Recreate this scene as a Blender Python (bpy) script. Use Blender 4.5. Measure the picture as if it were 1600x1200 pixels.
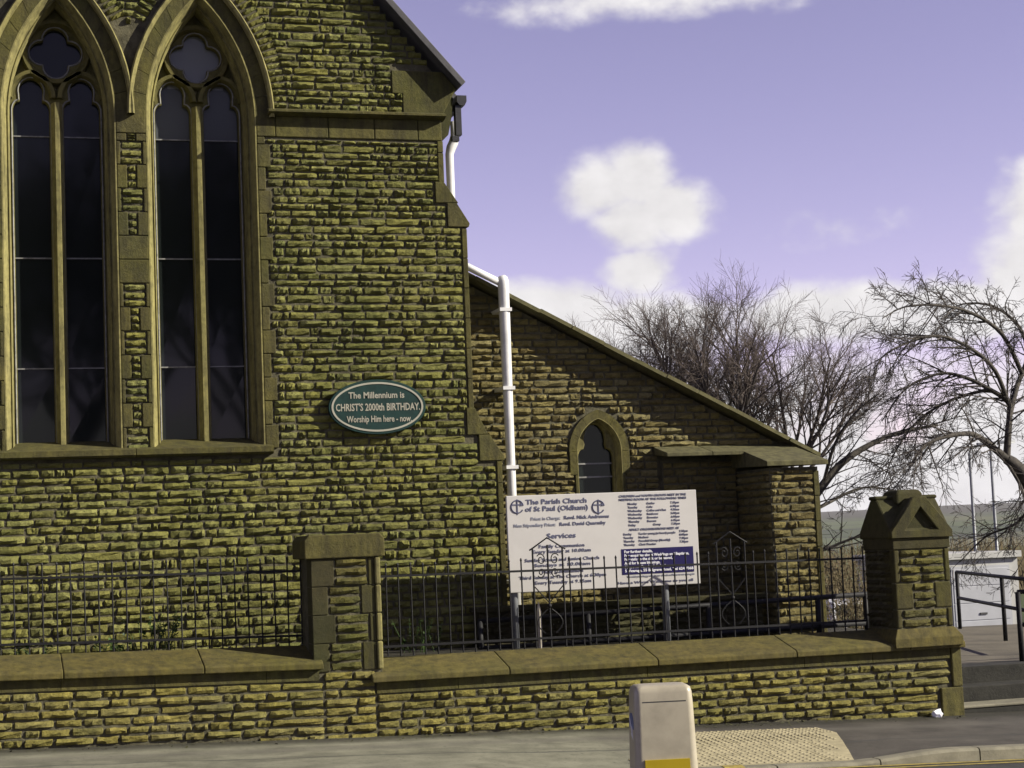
import bpy, math, random
from mathutils import Vector, Matrix, Quaternion, noise as mn

# ------------------------------------------------------------------ camera, sky, sun, exposure
sc = bpy.context.scene
COL = sc.collection
for o in list(bpy.data.objects):
    bpy.data.objects.remove(o)

th, pit, rol = math.radians(16.7), math.radians(5.09), math.radians(-2.4)
Fv = Vector((math.sin(th) * math.cos(pit), math.cos(th) * math.cos(pit), math.sin(pit)))
R0 = Vector((math.cos(th), -math.sin(th), 0))
U0 = R0.cross(Fv)
Rv = R0 * math.cos(rol) + U0 * math.sin(rol)
Uv = -R0 * math.sin(rol) + U0 * math.cos(rol)
cd = bpy.data.cameras.new("camera")
cam = bpy.data.objects.new("camera", cd)
COL.objects.link(cam)
CAM = Vector((0, 0, 1.7))
M = Matrix((Rv, Uv, -Fv)).transposed().to_4x4()
M.translation = CAM
cam.matrix_world = M
cd.sensor_width = 36
cd.lens = 63
cd.clip_end = 20000
sc.camera = cam

SUN = Vector((1.9, -1.0, 1.15)).normalized()          # towards the sun
sl = bpy.data.lights.new("sun", 'SUN')
sun = bpy.data.objects.new("sun", sl)
COL.objects.link(sun)
sl.energy = 5.0
sl.color = (1.0, 0.93, 0.78)
sl.angle = math.radians(0.5)
sun.rotation_mode = 'QUATERNION'
sun.rotation_quaternion = (-SUN).to_track_quat('-Z', 'Y')
sun.location = (30, -15, 40)

sc.view_settings.view_transform = 'Standard'
sc.view_settings.look = 'None'
sc.view_settings.exposure = 0.95
sc.view_settings.gamma = 1.0
sc.view_settings.use_curve_mapping = False

world = bpy.data.worlds.new("World")
sc.world = world
world.use_nodes = True
wt = world.node_tree
wt.nodes.clear()


def N(t, typ, **kw):
    n = t.nodes.new(typ)
    for k, v in kw.items():
        if k in n.inputs.keys() if isinstance(k, str) and k[0].isupper() else False:
            n.inputs[k].default_value = v
        else:
            setattr(n, k, v)
    return n


def wmath(op, a, b=None, clamp=False):
    n = wt.nodes.new('ShaderNodeMath')
    n.operation = op
    n.use_clamp = clamp
    for i, q in enumerate((a, b)):
        if q is None:
            continue
        if isinstance(q, (int, float)):
            n.inputs[i].default_value = q
        else:
            wt.links.new(q, n.inputs[i])
    return n.outputs[0]


sky = wt.nodes.new('ShaderNodeTexSky')
sky.sky_type = 'NISHITA'
sky.sun_disc = False
sky.sun_elevation = math.asin(SUN.z)
sky.sun_rotation = math.atan2(SUN.x, SUN.y)
sky.air_density = 0.8
sky.dust_density = 0.0
sky.altitude = 1200
sky.ozone_density = 4.0
SKYTINT = (1.84, 0.925, 0.83, 1)
CLOUD = (4.5, 4.38, 4.42, 1)
tc = wt.nodes.new('ShaderNodeTexCoord')
dirv = tc.outputs['Generated']
tint = wt.nodes.new('ShaderNodeMix')
tint.data_type = 'RGBA'
tint.blend_type = 'MULTIPLY'
tint.inputs[0].default_value = 1
wt.links.new(sky.outputs[0], tint.inputs[6])
tint.inputs[7].default_value = SKYTINT


def wnoise(scale, detail, rough, stretch):
    mp = wt.nodes.new('ShaderNodeMapping')
    mp.inputs['Scale'].default_value = stretch
    wt.links.new(dirv, mp.inputs[0])
    n = wt.nodes.new('ShaderNodeTexNoise')
    n.inputs['Scale'].default_value = scale
    n.inputs['Detail'].default_value = detail
    n.inputs['Roughness'].default_value = rough
    wt.links.new(mp.outputs[0], n.inputs['Vector'])
    return n.outputs[0]


n_big = wnoise(11, 6, 0.55, (1, 1, 1.5))
n_fine = wnoise(38, 5, 0.55, (1, 1, 1.3))
pert = wmath('ADD', wmath('MULTIPLY', wmath('SUBTRACT', n_big, 0.5), 2.2),
             wmath('MULTIPLY', wmath('SUBTRACT', n_fine, 0.5), 0.7))
# cumulus puffs: direction, half-size across, half-size up, weight
PUFFS = [((.335, .922, .193), .027, .018, 1.0), ((.352, .916, .197), .021, .021, 1.0), ((.366, .913, .181), .023, .017, .95),
         ((.348, .92, .175), .024, .022, 1.0), ((.352, .922, .150), .022, .014, .85), ((.304, .944, .128), .045, .018, .85),
         ((.548, .82, .163), .026, .028, 1.0), ((.552, .822, .135), .04, .035, .95), ((.459, .873, .166), .020, .007, .22),
         ((.45, .884, .118), .075, .015, 1.0), ((.5, .858, .114), .075, .016, 1.0), ((.36, .922, .115), .09, .018, .8),
         ((.35, .89, .294), .070, .010, .45), ((.41, .867, .293), .03, .009, .35)]
cov = None
for d, sx, sz, w in PUFFS:
    d = Vector(d).normalized()
    s = wt.nodes.new('ShaderNodeVectorMath')
    s.operation = 'SUBTRACT'
    wt.links.new(dirv, s.inputs[0])
    s.inputs[1].default_value = d
    m = wt.nodes.new('ShaderNodeVectorMath')
    m.operation = 'MULTIPLY'
    wt.links.new(s.outputs[0], m.inputs[0])
    m.inputs[1].default_value = (1 / sx, 1 / sx, 1 / sz)
    le = wt.nodes.new('ShaderNodeVectorMath')
    le.operation = 'LENGTH'
    wt.links.new(m.outputs[0], le.inputs[0])
    b = wmath('SUBTRACT', 1.45, le.outputs['Value'])
    b = wmath('MINIMUM', b, 1.0)
    b = wmath('MULTIPLY', b, w)
    cov = b if cov is None else wmath('MAXIMUM', cov, b)
# low cloud all round the horizon and scattered puffs elsewhere
sep = wt.nodes.new('ShaderNodeSeparateXYZ')
wt.links.new(dirv, sep.inputs[0])
hor = wmath('SUBTRACT', 1.12, wmath('MULTIPLY', wmath('ABSOLUTE', wmath('SUBTRACT', sep.outputs[2], 0.025)), 11.5))
wide = wmath('SUBTRACT', wmath('MULTIPLY', wnoise(3.2, 5, 0.5, (1, 1, 2.0)), 4.2), 2.95)
behind = wmath('LESS_THAN', sep.outputs[1], 0.55)
wide = wmath('SUBTRACT', wmath('MULTIPLY', wmath('ADD', wide, 3.0), behind), 3.0)
cov = wmath('MAXIMUM', wmath('MAXIMUM', cov, hor), wide)
cov = wmath('ADD', cov, pert)
mr = wt.nodes.new('ShaderNodeMapRange')
mr.interpolation_type = 'SMOOTHSTEP'
mr.inputs['From Min'].default_value = 0.12
mr.inputs['From Max'].default_value = 0.80
wt.links.new(cov, mr.inputs['Value'])
shade = wmath('ADD', 0.58, wmath('ADD', wmath('MULTIPLY', n_fine, 0.4), wmath('MULTIPLY', n_big, 0.42)))
cc = wt.nodes.new('ShaderNodeMix')
cc.data_type = 'RGBA'
cc.blend_type = 'MULTIPLY'
cc.inputs[0].default_value = 1
cc.inputs[6].default_value = CLOUD
cs = wt.nodes.new('ShaderNodeCombineColor')
for i in range(3):
    wt.links.new(shade, cs.inputs[i])
wt.links.new(cs.outputs[0], cc.inputs[7])
mx = wt.nodes.new('ShaderNodeMix')
mx.data_type = 'RGBA'
wt.links.new(mr.outputs[0], mx.inputs[0])
wt.links.new(tint.outputs[2], mx.inputs[6])
wt.links.new(cc.outputs[2], mx.inputs[7])
bg = wt.nodes.new('ShaderNodeBackground')
bg.inputs['Strength'].default_value = 0.098
wt.links.new(mx.outputs[2], bg.inputs[0])
wo = wt.nodes.new('ShaderNodeOutputWorld')
wt.links.new(bg.outputs[0], wo.inputs[0])

# ------------------------------------------------------------------ materials
rnd = random.Random(11)


def newmat(name):
    m = bpy.data.materials.new(name)
    m.use_nodes = True
    t = m.node_tree
    b = t.nodes['Principled BSDF']
    return m, t, b


def ramp(t, fac, stops):
    r = t.nodes.new('ShaderNodeValToRGB')
    e = r.color_ramp.elements
    while len(e) < len(stops):
        e.new(0.5)
    for k, (p, c) in enumerate(stops):
        e[k].position = p
        e[k].color = (*c, 1)
    t.links.new(fac, r.inputs[0])
    return r.outputs[0]


def tnoise(t, scale, detail=4, rough=0.6, stretch=None, seed=0.0):
    g = t.nodes.new('ShaderNodeNewGeometry')
    mp = t.nodes.new('ShaderNodeMapping')
    mp.inputs['Location'].default_value = (seed, seed * 1.7, -seed)
    if stretch:
        mp.inputs['Scale'].default_value = stretch
    t.links.new(g.outputs['Position'], mp.inputs[0])
    n = t.nodes.new('ShaderNodeTexNoise')
    n.inputs['Scale'].default_value = scale
    n.inputs['Detail'].default_value = detail
    n.inputs['Roughness'].default_value = rough
    t.links.new(mp.outputs[0], n.inputs['Vector'])
    return n.outputs[0]


def mixc(t, fac, a, b, mode='MIX'):
    m = t.nodes.new('ShaderNodeMix')
    m.data_type = 'RGBA'
    m.blend_type = mode
    for sock, q in ((0, fac), (6, a), (7, b)):
        if isinstance(q, (int, float)):
            m.inputs[sock].default_value = q
        elif isinstance(q, tuple):
            m.inputs[sock].default_value = (*q, 1) if len(q) == 3 else q
        else:
            t.links.new(q, m.inputs[sock])
    return m.outputs[2]


def addbump(t, b, h, strength, dist):
    n = t.nodes.new('ShaderNodeBump')
    n.inputs['Strength'].default_value = strength
    n.inputs['Distance'].default_value = dist
    t.links.new(h, n.inputs['Height'])
    t.links.new(n.outputs[0], b.inputs['Normal'])


ALB = 0.55      # soot-dulled stone


def stone_mat(name, pal, soot=0.45, algae=(0.045, 0.058, 0.014), alg=0.4, bump=0.02, bs=26, rough=0.9, alb=None, streak=0.0, hue=(.97, 1.0, .74)):
    m, t, b = newmat(name)
    pal = [tuple(c * k * (alb or ALB) for c, k in zip(q, hue)) for q in pal]
    g = t.nodes.new('ShaderNodeNewGeometry')
    oi = t.nodes.new('ShaderNodeObjectInfo')
    a = t.nodes.new('ShaderNodeMath')
    a.operation = 'ADD'
    t.links.new(g.outputs['Random Per Island'], a.inputs[0])
    t.links.new(oi.outputs['Random'], a.inputs[1])
    fr = t.nodes.new('ShaderNodeMath')
    fr.operation = 'FRACT'
    t.links.new(a.outputs[0], fr.inputs[0])
    base = ramp(t, fr.outputs[0], [(k / (len(pal) - 1), c) for k, c in enumerate(pal)])
    n1 = tnoise(t, 14, 6, 0.7)
    base = mixc(t, 1.0, base, ramp(t, n1, [(0.28, (0.5, 0.5, 0.5)), (0.5, (0.95, 0.95, 0.95)), (0.75, (1.25, 1.22, 1.15))]), 'MULTIPLY')
    n2 = tnoise(t, 2.3, 6, 0.7, seed=3.1)
    base = mixc(t, mixfac(t, n2, 0.45, 0.75, soot), base, (0.05, 0.046, 0.032))
    n3 = tnoise(t, 0.9, 5, 0.65, seed=8.4)
    base = mixc(t, mixfac(t, n3, 0.45, 0.7, alg), base, algae)
    n5 = tnoise(t, 60, 4, 0.7, seed=1.4)
    base = mixc(t, mixfac(t, n5, 0.58, 0.72, 0.55), base, (0.06, 0.055, 0.035))
    t.links.new(base, b.inputs['Base Color'])
    b.inputs['Roughness'].default_value = rough
    b.inputs['Specular IOR Level'].default_value = 0.15
    n4 = tnoise(t, bs, 7, 0.72, seed=5.5)
    addbump(t, b, n4, 1.0, bump)
    if streak:
        n6 = tnoise(t, 5, 6, .7, stretch=(2.2, 2.2, .35), seed=9.3)
        base2 = mixc(t, mixfac(t, n6, .42, .68, streak), base, (.022, .02, .014))
        t.links.new(base2, b.inputs['Base Color'])
    return m


def mixfac(t, n, lo, hi, amt):
    r = t.nodes.new('ShaderNodeMapRange')
    r.inputs['From Min'].default_value = lo
    r.inputs['From Max'].default_value = hi
    r.inputs['To Min'].default_value = 0
    r.inputs['To Max'].default_value = amt
    t.links.new(n, r.inputs['Value'])
    return r.outputs[0]


FULL = ('white_plastic_pipe', 'white_paper', 'black_painted_iron', 'tyre_rubber', 'leaf_green', 'dull_leaf', 'bark', 'twig_bark', 'pale_bark', 'grey_twig_bark', 'brown_twig')


def plain(name, col, rough=0.6, var=0.15, scale=6, bump=0.0, bs=40, metal=0.0, spec=0.3, col2=None, detail=5):
    k_ = 1.0 if name in FULL else 0.8
    col = tuple(c * k_ for c in col)
    col2 = tuple(c * k_ for c in col2) if col2 else None
    m, t, b = newmat(name)
    n = tnoise(t, scale, detail, 0.65, seed=len(name) * 0.7)
    c2 = col2 or tuple(c * (1 - var * 2) for c in col)
    c1 = tuple(min(1, c * (1 + var * 0.4)) for c in col)
    c = ramp(t, n, [(0.3, c2), (0.6, c1)])
    t.links.new(c, b.inputs['Base Color'])
    b.inputs['Roughness'].default_value = rough
    b.inputs['Metallic'].default_value = metal
    b.inputs['Specular IOR Level'].default_value = spec
    if bump:
        addbump(t, b, tnoise(t, bs, 6, 0.7, seed=2.2), 1.0, bump)
    return m


PAL_NAVE = [(.27, .23, .085), (.37, .315, .13), (.23, .20, .08), (.42, .37, .18), (.33, .275, .10), (.28, .26, .12)]
PAL_AISLE = [(.31, .25, .10), (.40, .33, .14), (.26, .20, .085), (.43, .37, .19), (.35, .28, .115), (.30, .25, .12)]
PAL_WALL = [(.34, .28, .09), (.44, .36, .13), (.27, .22, .075), (.40, .34, .15), (.37, .30, .10), (.30, .26, .11)]
MS_NAVE = stone_mat("rock_faced_stone_green", PAL_NAVE, 0.5, alg=0.55, hue=(.88, 1.0, .67))
MS_AISLE = stone_mat("rock_faced_stone_brown", PAL_AISLE, 0.5, alb=.47, hue=(.95, .98, .86), algae=(.055, .05, .02), alg=0.35)
MS_PIER = stone_mat('rock_faced_stone_dark', PAL_WALL, 0.7, alg=0.6, alb=.30, hue=(.92, 1.0, .74))
MS_WALL = stone_mat("rock_faced_stone_golden", PAL_WALL, 0.55, alg=0.5, alb=.57, hue=(.93, .98, .75))
PAL_D = [(.30, .26, .105), (.34, .295, .13), (.27, .235, .095)]
M_DRESS = stone_mat("dressed_stone", PAL_D, 0.5, streak=.65, alb=.28, alg=0.35, bump=0.009, bs=34)
PAL_J = [(.44, .385, .20), (.48, .42, .23), (.41, .36, .18)]
M_JAMB = stone_mat("pale_dressed_stone", PAL_J, 0.25, streak=.6, alb=.52, alg=0.15, bump=0.003, bs=60)
PAL_T = [(.20, .17, .08), (.23, .20, .10)]
M_TRAC = stone_mat("weathered_tracery_stone", PAL_T, 0.4, alb=.52, alg=0.3, bump=0.004, bs=60)
PAL_C = [(.36, .29, .12), (.40, .325, .14), (.32, .26, .10)]
M_COPE = stone_mat("coping_stone", PAL_C, 0.35, streak=.6, alb=.28, algae=(.06, .062, .012), alg=0.45, bump=0.005, bs=45)
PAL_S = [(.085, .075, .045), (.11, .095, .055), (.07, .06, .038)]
M_SOOT_SHADE = stone_mat("sooty_shade_stone", PAL_S, 0.3, alb=.40, alg=0.3, bump=0.006, bs=40)
PAL_SL = [(.31, .28, .18), (.36, .33, .22)]
M_DPIL = stone_mat("sooty_dressed_stone", PAL_D, 0.6, streak=.7, alb=.20, alg=.25, bump=.006, bs=50)
M_SLAB = stone_mat("roof_slab_stone", PAL_SL, 0.3, streak=.6, alb=.34, algae=(.065, .064, .026), alg=0.4, bump=0.004, bs=40)
PAL_V = [(.20, .18, .12), (.25, .22, .15)]
M_VSL = stone_mat('verge_stone_slate', PAL_V, 0.4, alb=.52, alg=.3, bump=.004, bs=40)
M_MORT = plain("dark_mortar", (.10, .092, .055), 0.95, 0.3, 9, 0.012, 30)
M_SLATE = plain("roof_slate", (.07, .068, .07), 0.6, 0.2, 4, 0.004, 30)
M_IRON = plain("black_painted_iron", (.010, .010, .011), 0.6, 0.2, 20, spec=0.2)
M_GUT = plain("dark_gutter_paint", (.03, .03, .032), 0.45, 0.2, 10)
M_WHITE = plain("white_plastic_pipe", (.58, .58, .57), 0.4, 0.10, 5, spec=0.5)
M_GREYPOST = plain("galvanised_steel", (.20, .21, .225), 0.45, 0.15, 9, metal=0.3)
M_BOARD = plain("sign_board_white", (.49, .475, .455), 0.55, 0.04, 2.5)
M_INK = plain("sign_ink", (.09, .095, .16), 0.6, 0.1, 9)
M_PALEINK = plain("sign_faded_ink", (.24, .25, .31), 0.6, 0.05, 9)
M_BLUE = plain("sign_blue_panel", (.014, .011, .075), 0.6, 0.1, 4, spec=.12)
M_WINK = plain("white_lettering", (.72, .72, .76), 0.5, 0.05, 9)
M_GREEN = plain("plaque_dark_green", (.008, .034, .030), 0.6, 0.2, 8, spec=0.2)
M_CREAM = plain("plaque_cream", (.36, .35, .28), 0.5, 0.05, 8)
M_BEAD = plain("pale_putty", (.26, .26, .25), 0.6, 0.25, 16)
M_BOLL = plain("bollard_cream_plastic", (.40, .36, .265), 0.38, 0.10, 7, spec=0.5)
M_YEL = plain("yellow_reflective_sheet", (.42, .31, .01), 0.45, 0.06, 6)
M_SIGNBLUE = plain("traffic_sign_blue", (.02, .06, .26), 0.4, 0.06, 6)
M_DARK = plain("dark_slot", (.05, .05, .05), 0.7, 0.1, 6)
M_KERB = plain("kerb_stone", (.21, .195, .14), 0.85, 0.18, 5, 0.004, 50)
M_YLINE = plain("yellow_road_paint", (.34, .27, .06), 0.75, 0.22, 12, 0.002, 80, col2=(.15, .12, .05))
M_TACT = plain("buff_tactile_slab", (.38, .335, .205), 0.85, 0.14, 7, 0.003, 70)
M_PAPER = plain("white_paper", (.80, .80, .82), 0.8, 0.05, 20)
M_BARK = plain("bark", (.06, .05, .044), 0.9, 0.25, 7, 0.01, 30)
M_TWIG = plain("twig_bark", (.085, .067, .058), 0.9, 0.2, 2.0)
M_BARK2 = plain("pale_bark", (.062, .055, .046), 0.9, 0.35, 6, 0.01, 30)
M_TWIG2 = plain("grey_twig_bark", (.06, .052, .046), 0.9, 0.2, 2.0)
M_TWIG3 = plain("brown_twig", (.12, .095, .05), 0.9, 0.25, 2.0)
M_LEAF = plain("leaf_green", (.04, .075, .016), 0.6, 0.3, 9)
M_LEAF2 = plain("dull_leaf", (.06, .06, .025), 0.7, 0.3, 5)
M_STEPS = plain("dark_step_stone", (.026, .025, .02), 0.9, 0.25, 6, 0.006, 40)
M_PATH = plain("path_concrete", (.13, .115, .085), 0.9, 0.2, 1.6, 0.004, 50)
M_GAR = plain("garage_white_paint", (.44, .44, .42), 0.6, 0.08, 2)
M_GARD = plain("garage_door_grey", (.40, .41, .44), 0.5, 0.07, 1.2)
M_CARW = plain("car_white_paint", (.5, .5, .52), 0.25, 0.03, 2, spec=0.6)
M_TYRE = plain("tyre_rubber", (.02, .02, .02), 0.8, 0.1, 6)
M_REDL = plain("red_lens", (.35, .02, .02), 0.3, 0.05, 6)
M_STAKE = plain("pale_timber", (.45, .41, .32), 0.8, 0.15, 14)
M_ROAD = plain("road_asphalt", (.05, .048, .045), 0.9, 0.25, 3, 0.006, 90)
M_YARD = plain("yard_earth", (.045, .041, .027), 0.95, 0.3, 3, 0.02, 20)
M_RENDER = plain("pale_house_wall", (.42, .36, .28), 0.9, 0.1, 3)


def glass(name, tint, rough=0.04):
    m, t, b = newmat(name)
    b.inputs['Base Color'].default_value = (*tint, 1)
    b.inputs['Roughness'].default_value = rough
    b.inputs['IOR'].default_value = 1.5
    b.inputs['Specular IOR Level'].default_value = 0.22
    addbump(t, b, tnoise(t, 1.1, 2, 0.5, seed=rnd.random() * 9), 0.10, 0.02)
    return m


M_GLASS = glass("dark_window_glass", (.010, .013, .012))
M_GLASS2 = glass("painted_sky_glass", (.065, .071, .072), .10)  # sky reflection put into the base colour of the upper panes
M_GLASS3 = glass("painted_pale_sky_glass", (.15, .16, .165), .12)  # paler base colour stands in for sky mirrored in the quatrefoil
M_CARGLASS = glass("car_glass", (.01, .012, .014))


def pavement_mat():
    m, t, b = newmat("footway_surface")
    n = tnoise(t, 2.2, 6, 0.6)
    c_as = ramp(t, n, [(0.3, (.034, .031, .026)), (0.7, (.085, .077, .064))])
    c_co = ramp(t, tnoise(t, 3.0, 6, 0.65, seed=4), [(0.3, (.10, .099, .072)), (0.65, (.19, .187, .137))])
    g = t.nodes.new('ShaderNodeNewGeometry')
    s = t.nodes.new('ShaderNodeSeparateXYZ')
    t.links.new(g.outputs['Position'], s.inputs[0])

    def mm(op, a, b2):
        q = t.nodes.new('ShaderNodeMath')
        q.operation = op
        for i, v in enumerate((a, b2)):
            if isinstance(v, (int, float)):
                q.inputs[i].default_value = v
            else:
                t.links.new(v, q.inputs[i])
        return q.outputs[0]
    wob = mm('MULTIPLY', mm('SUBTRACT', tnoise(t, 1.6, 4, 0.6, seed=6), 0.5), 1.3)
    # relaid pale strip of the footway ends by the tactile slabs; a worn pale band goes on along the asphalt
    xe = mm('ADD', s.outputs[0], wob)
    f1 = mixfac(t, xe, 6.0, 4.9, 1.0)
    c = mixc(t, f1, c_as, c_co)
    yy = mm('ADD', s.outputs[1], mm('MULTIPLY', wob, 0.22))
    band = mm('ABSOLUTE', mm('SUBTRACT', yy, 14.78), 0)
    fb = mixfac(t, band, 0.22, 0.02, 0.55)
    c = mixc(t, fb, c, (.10, .093, .078))
    # moss and dirt gathered at the foot of the wall
    fd = mixfac(t, yy, 15.02, 15.35, 0.85)
    c = mixc(t, fd, c, (.02, .019, .012))
    # tar-sealed crack lines
    crack = mm('ABSOLUTE', mm('SUBTRACT', mm('ADD', yy, mm('MULTIPLY', s.outputs[0], 0.06)), 14.42), 0)
    fc = mixfac(t, crack, 0.035, 0.0, 0.8)
    c = mixc(t, fc, c, (.04, .04, .038))
    spots = tnoise(t, 28, 3, 0.6, seed=11)
    c = mixc(t, mixfac(t, spots, 0.62, 0.68, 0.55), c, (.03, .029, .025))
    stain = tnoise(t, 1.3, 6, 0.7, stretch=(.5, 1.6, 1), seed=15)
    c = mixc(t, mixfac(t, stain, 0.52, 0.66, 0.5), c, (.05, .047, .038))
    t.links.new(c, b.inputs['Base Color'])
    b.inputs['Roughness'].default_value = 0.9
    b.inputs['Specular IOR Level'].default_value = 0.25
    addbump(t, b, tnoise(t, 70, 5, 0.7), 0.8, 0.006)
    return m


M_PAVE = pavement_mat()


def land_mat():
    m, t, b = newmat("fields_and_moor")
    g = t.nodes.new('ShaderNodeNewGeometry')
    cols = []
    for feat in ('F1', 'DISTANCE_TO_EDGE'):
        v = t.nodes.new('ShaderNodeTexVoronoi')
        v.feature = feat
        v.inputs['Scale'].default_value = 0.0055
        v.inputs['Randomness'].default_value = 0.85
        t.links.new(g.outputs['Position'], v.inputs['Vector'])
        cols.append(v)
    sp = t.nodes.new('ShaderNodeSeparateColor')
    t.links.new(cols[0].outputs['Color'], sp.inputs[0])
    c = ramp(t, sp.outputs[0], [(0.0, (.040, .055, .022)), (0.3, (.075, .095, .036)), (0.55, (.05, .062, .03)), (0.75, (.095, .09, .045)), (1.0, (.060, .085, .03))])
    c = mixc(t, mixfac(t, cols[1].outputs['Distance'], 0.06, 0.02, 0.85), c, (.018, .02, .012))   # hedges and walls between the fields
    # heather moor on the high ground
    sz = t.nodes.new('ShaderNodeSeparateXYZ')
    t.links.new(g.outputs['Position'], sz.inputs[0])
    c = mixc(t, mixfac(t, sz.outputs[2], 12, 22, 0.9), c, (.05, .045, .035))
    n2 = tnoise(t, 0.05, 5, 0.7, seed=4)
    c = mixc(t, mixfac(t, n2, 0.52, 0.62, 0.6), c, (.05, .05, .03))
    t.links.new(c, b.inputs['Base Color'])
    b.inputs['Roughness'].default_value = 0.95
    b.inputs['Specular IOR Level'].default_value = 0.1
    return m


M_LAND = land_mat()

# ------------------------------------------------------------------ helpers


def wloc(o):
    v = Vector((0, 0, 0))
    while o is not None:
        v += Vector(o.location)
        o = o.parent
    return v


def link(name, me, parent=None, loc=(0, 0, 0)):
    o = bpy.data.objects.new(name, me)
    COL.objects.link(o)
    if parent is not None:
        o.parent = parent
    o.location = loc
    return o


def tag(o, label=None, cat=None, group=None, kind=None):
    if label:
        o['label'] = label
    if cat:
        o['category'] = cat
    if group:
        o['group'] = group
    if kind:
        o['kind'] = kind
    return o


def empty(name, loc, label, cat, group=None):
    o = link(name, None, None, loc)
    o.empty_display_size = 0.2
    return tag(o, label, cat, group)


class MB:
    def __init__(s):
        s.v, s.f = [], []

    def poly(s, pts):
        n = len(s.v)
        s.v += [tuple(p) for p in pts]
        s.f.append(tuple(range(n, n + len(pts))))
        return s

    def box(s, x0, x1, y0, y1, z0, z1, dz=0.0):
        """dz: z shift per metre of x (follows a falling course)"""
        n = len(s.v)
        for x in (x0, x1):
            for y in (y0, y1):
                for z in (z0, z1):
                    s.v.append((x, y, z + dz * (x - x0)))
        for q in ((0, 1, 3, 2), (4, 6, 7, 5), (0, 4, 5, 1), (2, 3, 7, 6), (0, 2, 6, 4), (1, 5, 7, 3)):
            s.f.append(tuple(n + i for i in q))
        return s

    def prism(s, poly, a0, a1, axis='y'):
        """extrude a 2D outline; axis y: outline in (x,z); axis x: outline in (y,z); axis z: outline in (x,y)"""
        n, k = len(s.v), len(poly)

        def P(p, a):
            return (p[0], a, p[1]) if axis == 'y' else (a, p[0], p[1]) if axis == 'x' else (p[0], p[1], a)
        s.v += [P(p, a0) for p in poly] + [P(p, a1) for p in poly]
        ar = sum(poly[i][0] * poly[(i + 1) % k][1] - poly[(i + 1) % k][0] * poly[i][1] for i in range(k))
        fl = (ar > 0) if axis != 'y' else (ar < 0)   # orientation of the a0 cap
        c0 = list(range(n, n + k))
        c1 = list(range(n + k, n + 2 * k))
        s.f.append(tuple(reversed(c0)) if fl else tuple(c0))
        s.f.append(tuple(c1) if fl else tuple(reversed(c1)))
        for i in range(k):
            j = (i + 1) % k
            q = (n + i, n + j, n + k + j, n + k + i)
            s.f.append(q if fl else tuple(reversed(q)))
        return s

    def tube(s, pts, rad, n=6, cap=True):
        pts = [Vector(p) for p in pts]
        if isinstance(rad, (int, float)):
            rad = [rad] * len(pts)
        base = len(s.v)
        up = None
        for i, p in enumerate(pts):
            d = (pts[min(i + 1, len(pts) - 1)] - pts[max(i - 1, 0)])
            if d.length < 1e-9:
                d = Vector((0, 0, 1))
            d.normalize()
            if up is None:
                a = Vector((0, 0, 1)) if abs(d.z) < 0.9 else Vector((1, 0, 0))
                up = d.cross(a).normalized()
            else:
                up = (up - d * up.dot(d))
                up = up.normalized() if up.length > 1e-6 else d.orthogonal().normalized()
            w = d.cross(up)
            for k in range(n):
                an = 2 * math.pi * k / n
                q = p + (up * math.cos(an) + w * math.sin(an)) * rad[i]
                s.v.append((q.x, q.y, q.z))
        for i in range(len(pts) - 1):
            for k in range(n):
                a = base + i * n + k
                b = base + i * n + (k + 1) % n
                s.f.append((a, b, b + n, a + n))
        if cap:
            s.f.append(tuple(base + k for k in reversed(range(n))))
            e = base + (len(pts) - 1) * n
            s.f.append(tuple(e + k for k in range(n)))
        return s

    def loft(s, rings, close=True, caps=True):
        base = len(s.v)
        n = len(rings[0])
        for r in rings:
            s.v += [tuple(p) for p in r]
        for i in range(len(rings) - 1):
            for k in range(n if close else n - 1):
                a, b = base + i * n + k, base + i * n + (k + 1) % n
                s.f.append((a, b, b + n, a + n))
        if caps and close:
            s.f.append(tuple(base + k for k in reversed(range(n))))
            e = base + (len(rings) - 1) * n
            s.f.append(tuple(e + k for k in range(n)))
        return s

    def build(s, name, mat, parent=None, smooth=False, label=None, bevel=0.0):
        me = bpy.data.meshes.new(name)
        off = wloc(parent) if parent is not None else Vector((0, 0, 0))
        me.from_pydata([(a - off.x, b - off.y, c - off.z) for a, b, c in s.v], [], s.f)
        me.materials.append(mat)
        if smooth:
            me.polygons.foreach_set('use_smooth', [True] * len(me.polygons))
        me.update()
        o = link(name, me, parent)
        if bevel:
            bv = o.modifiers.new('bevel', 'BEVEL')
            bv.width = bevel
            bv.segments = 2
            bv.limit_method = 'ANGLE'
        if label:
            o['label'] = label
        return o

    def thing(s, name, mat, label, cat, base, group=None, smooth=False):
        o = s.build(name, mat, None, smooth)
        b = Vector(base)
        o.data.transform(Matrix.Translation(-b))
        o.location = b
        return tag(o, label, cat, group)


def curve_mesh(cu):
    ob = bpy.data.objects.new('tmp', cu)
    COL.objects.link(ob)
    dg = bpy.context.evaluated_depsgraph_get()
    me = bpy.data.meshes.new_from_object(ob.evaluated_get(dg))
    bpy.data.objects.remove(ob)
    bpy.data.curves.remove(cu)
    return me


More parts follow.
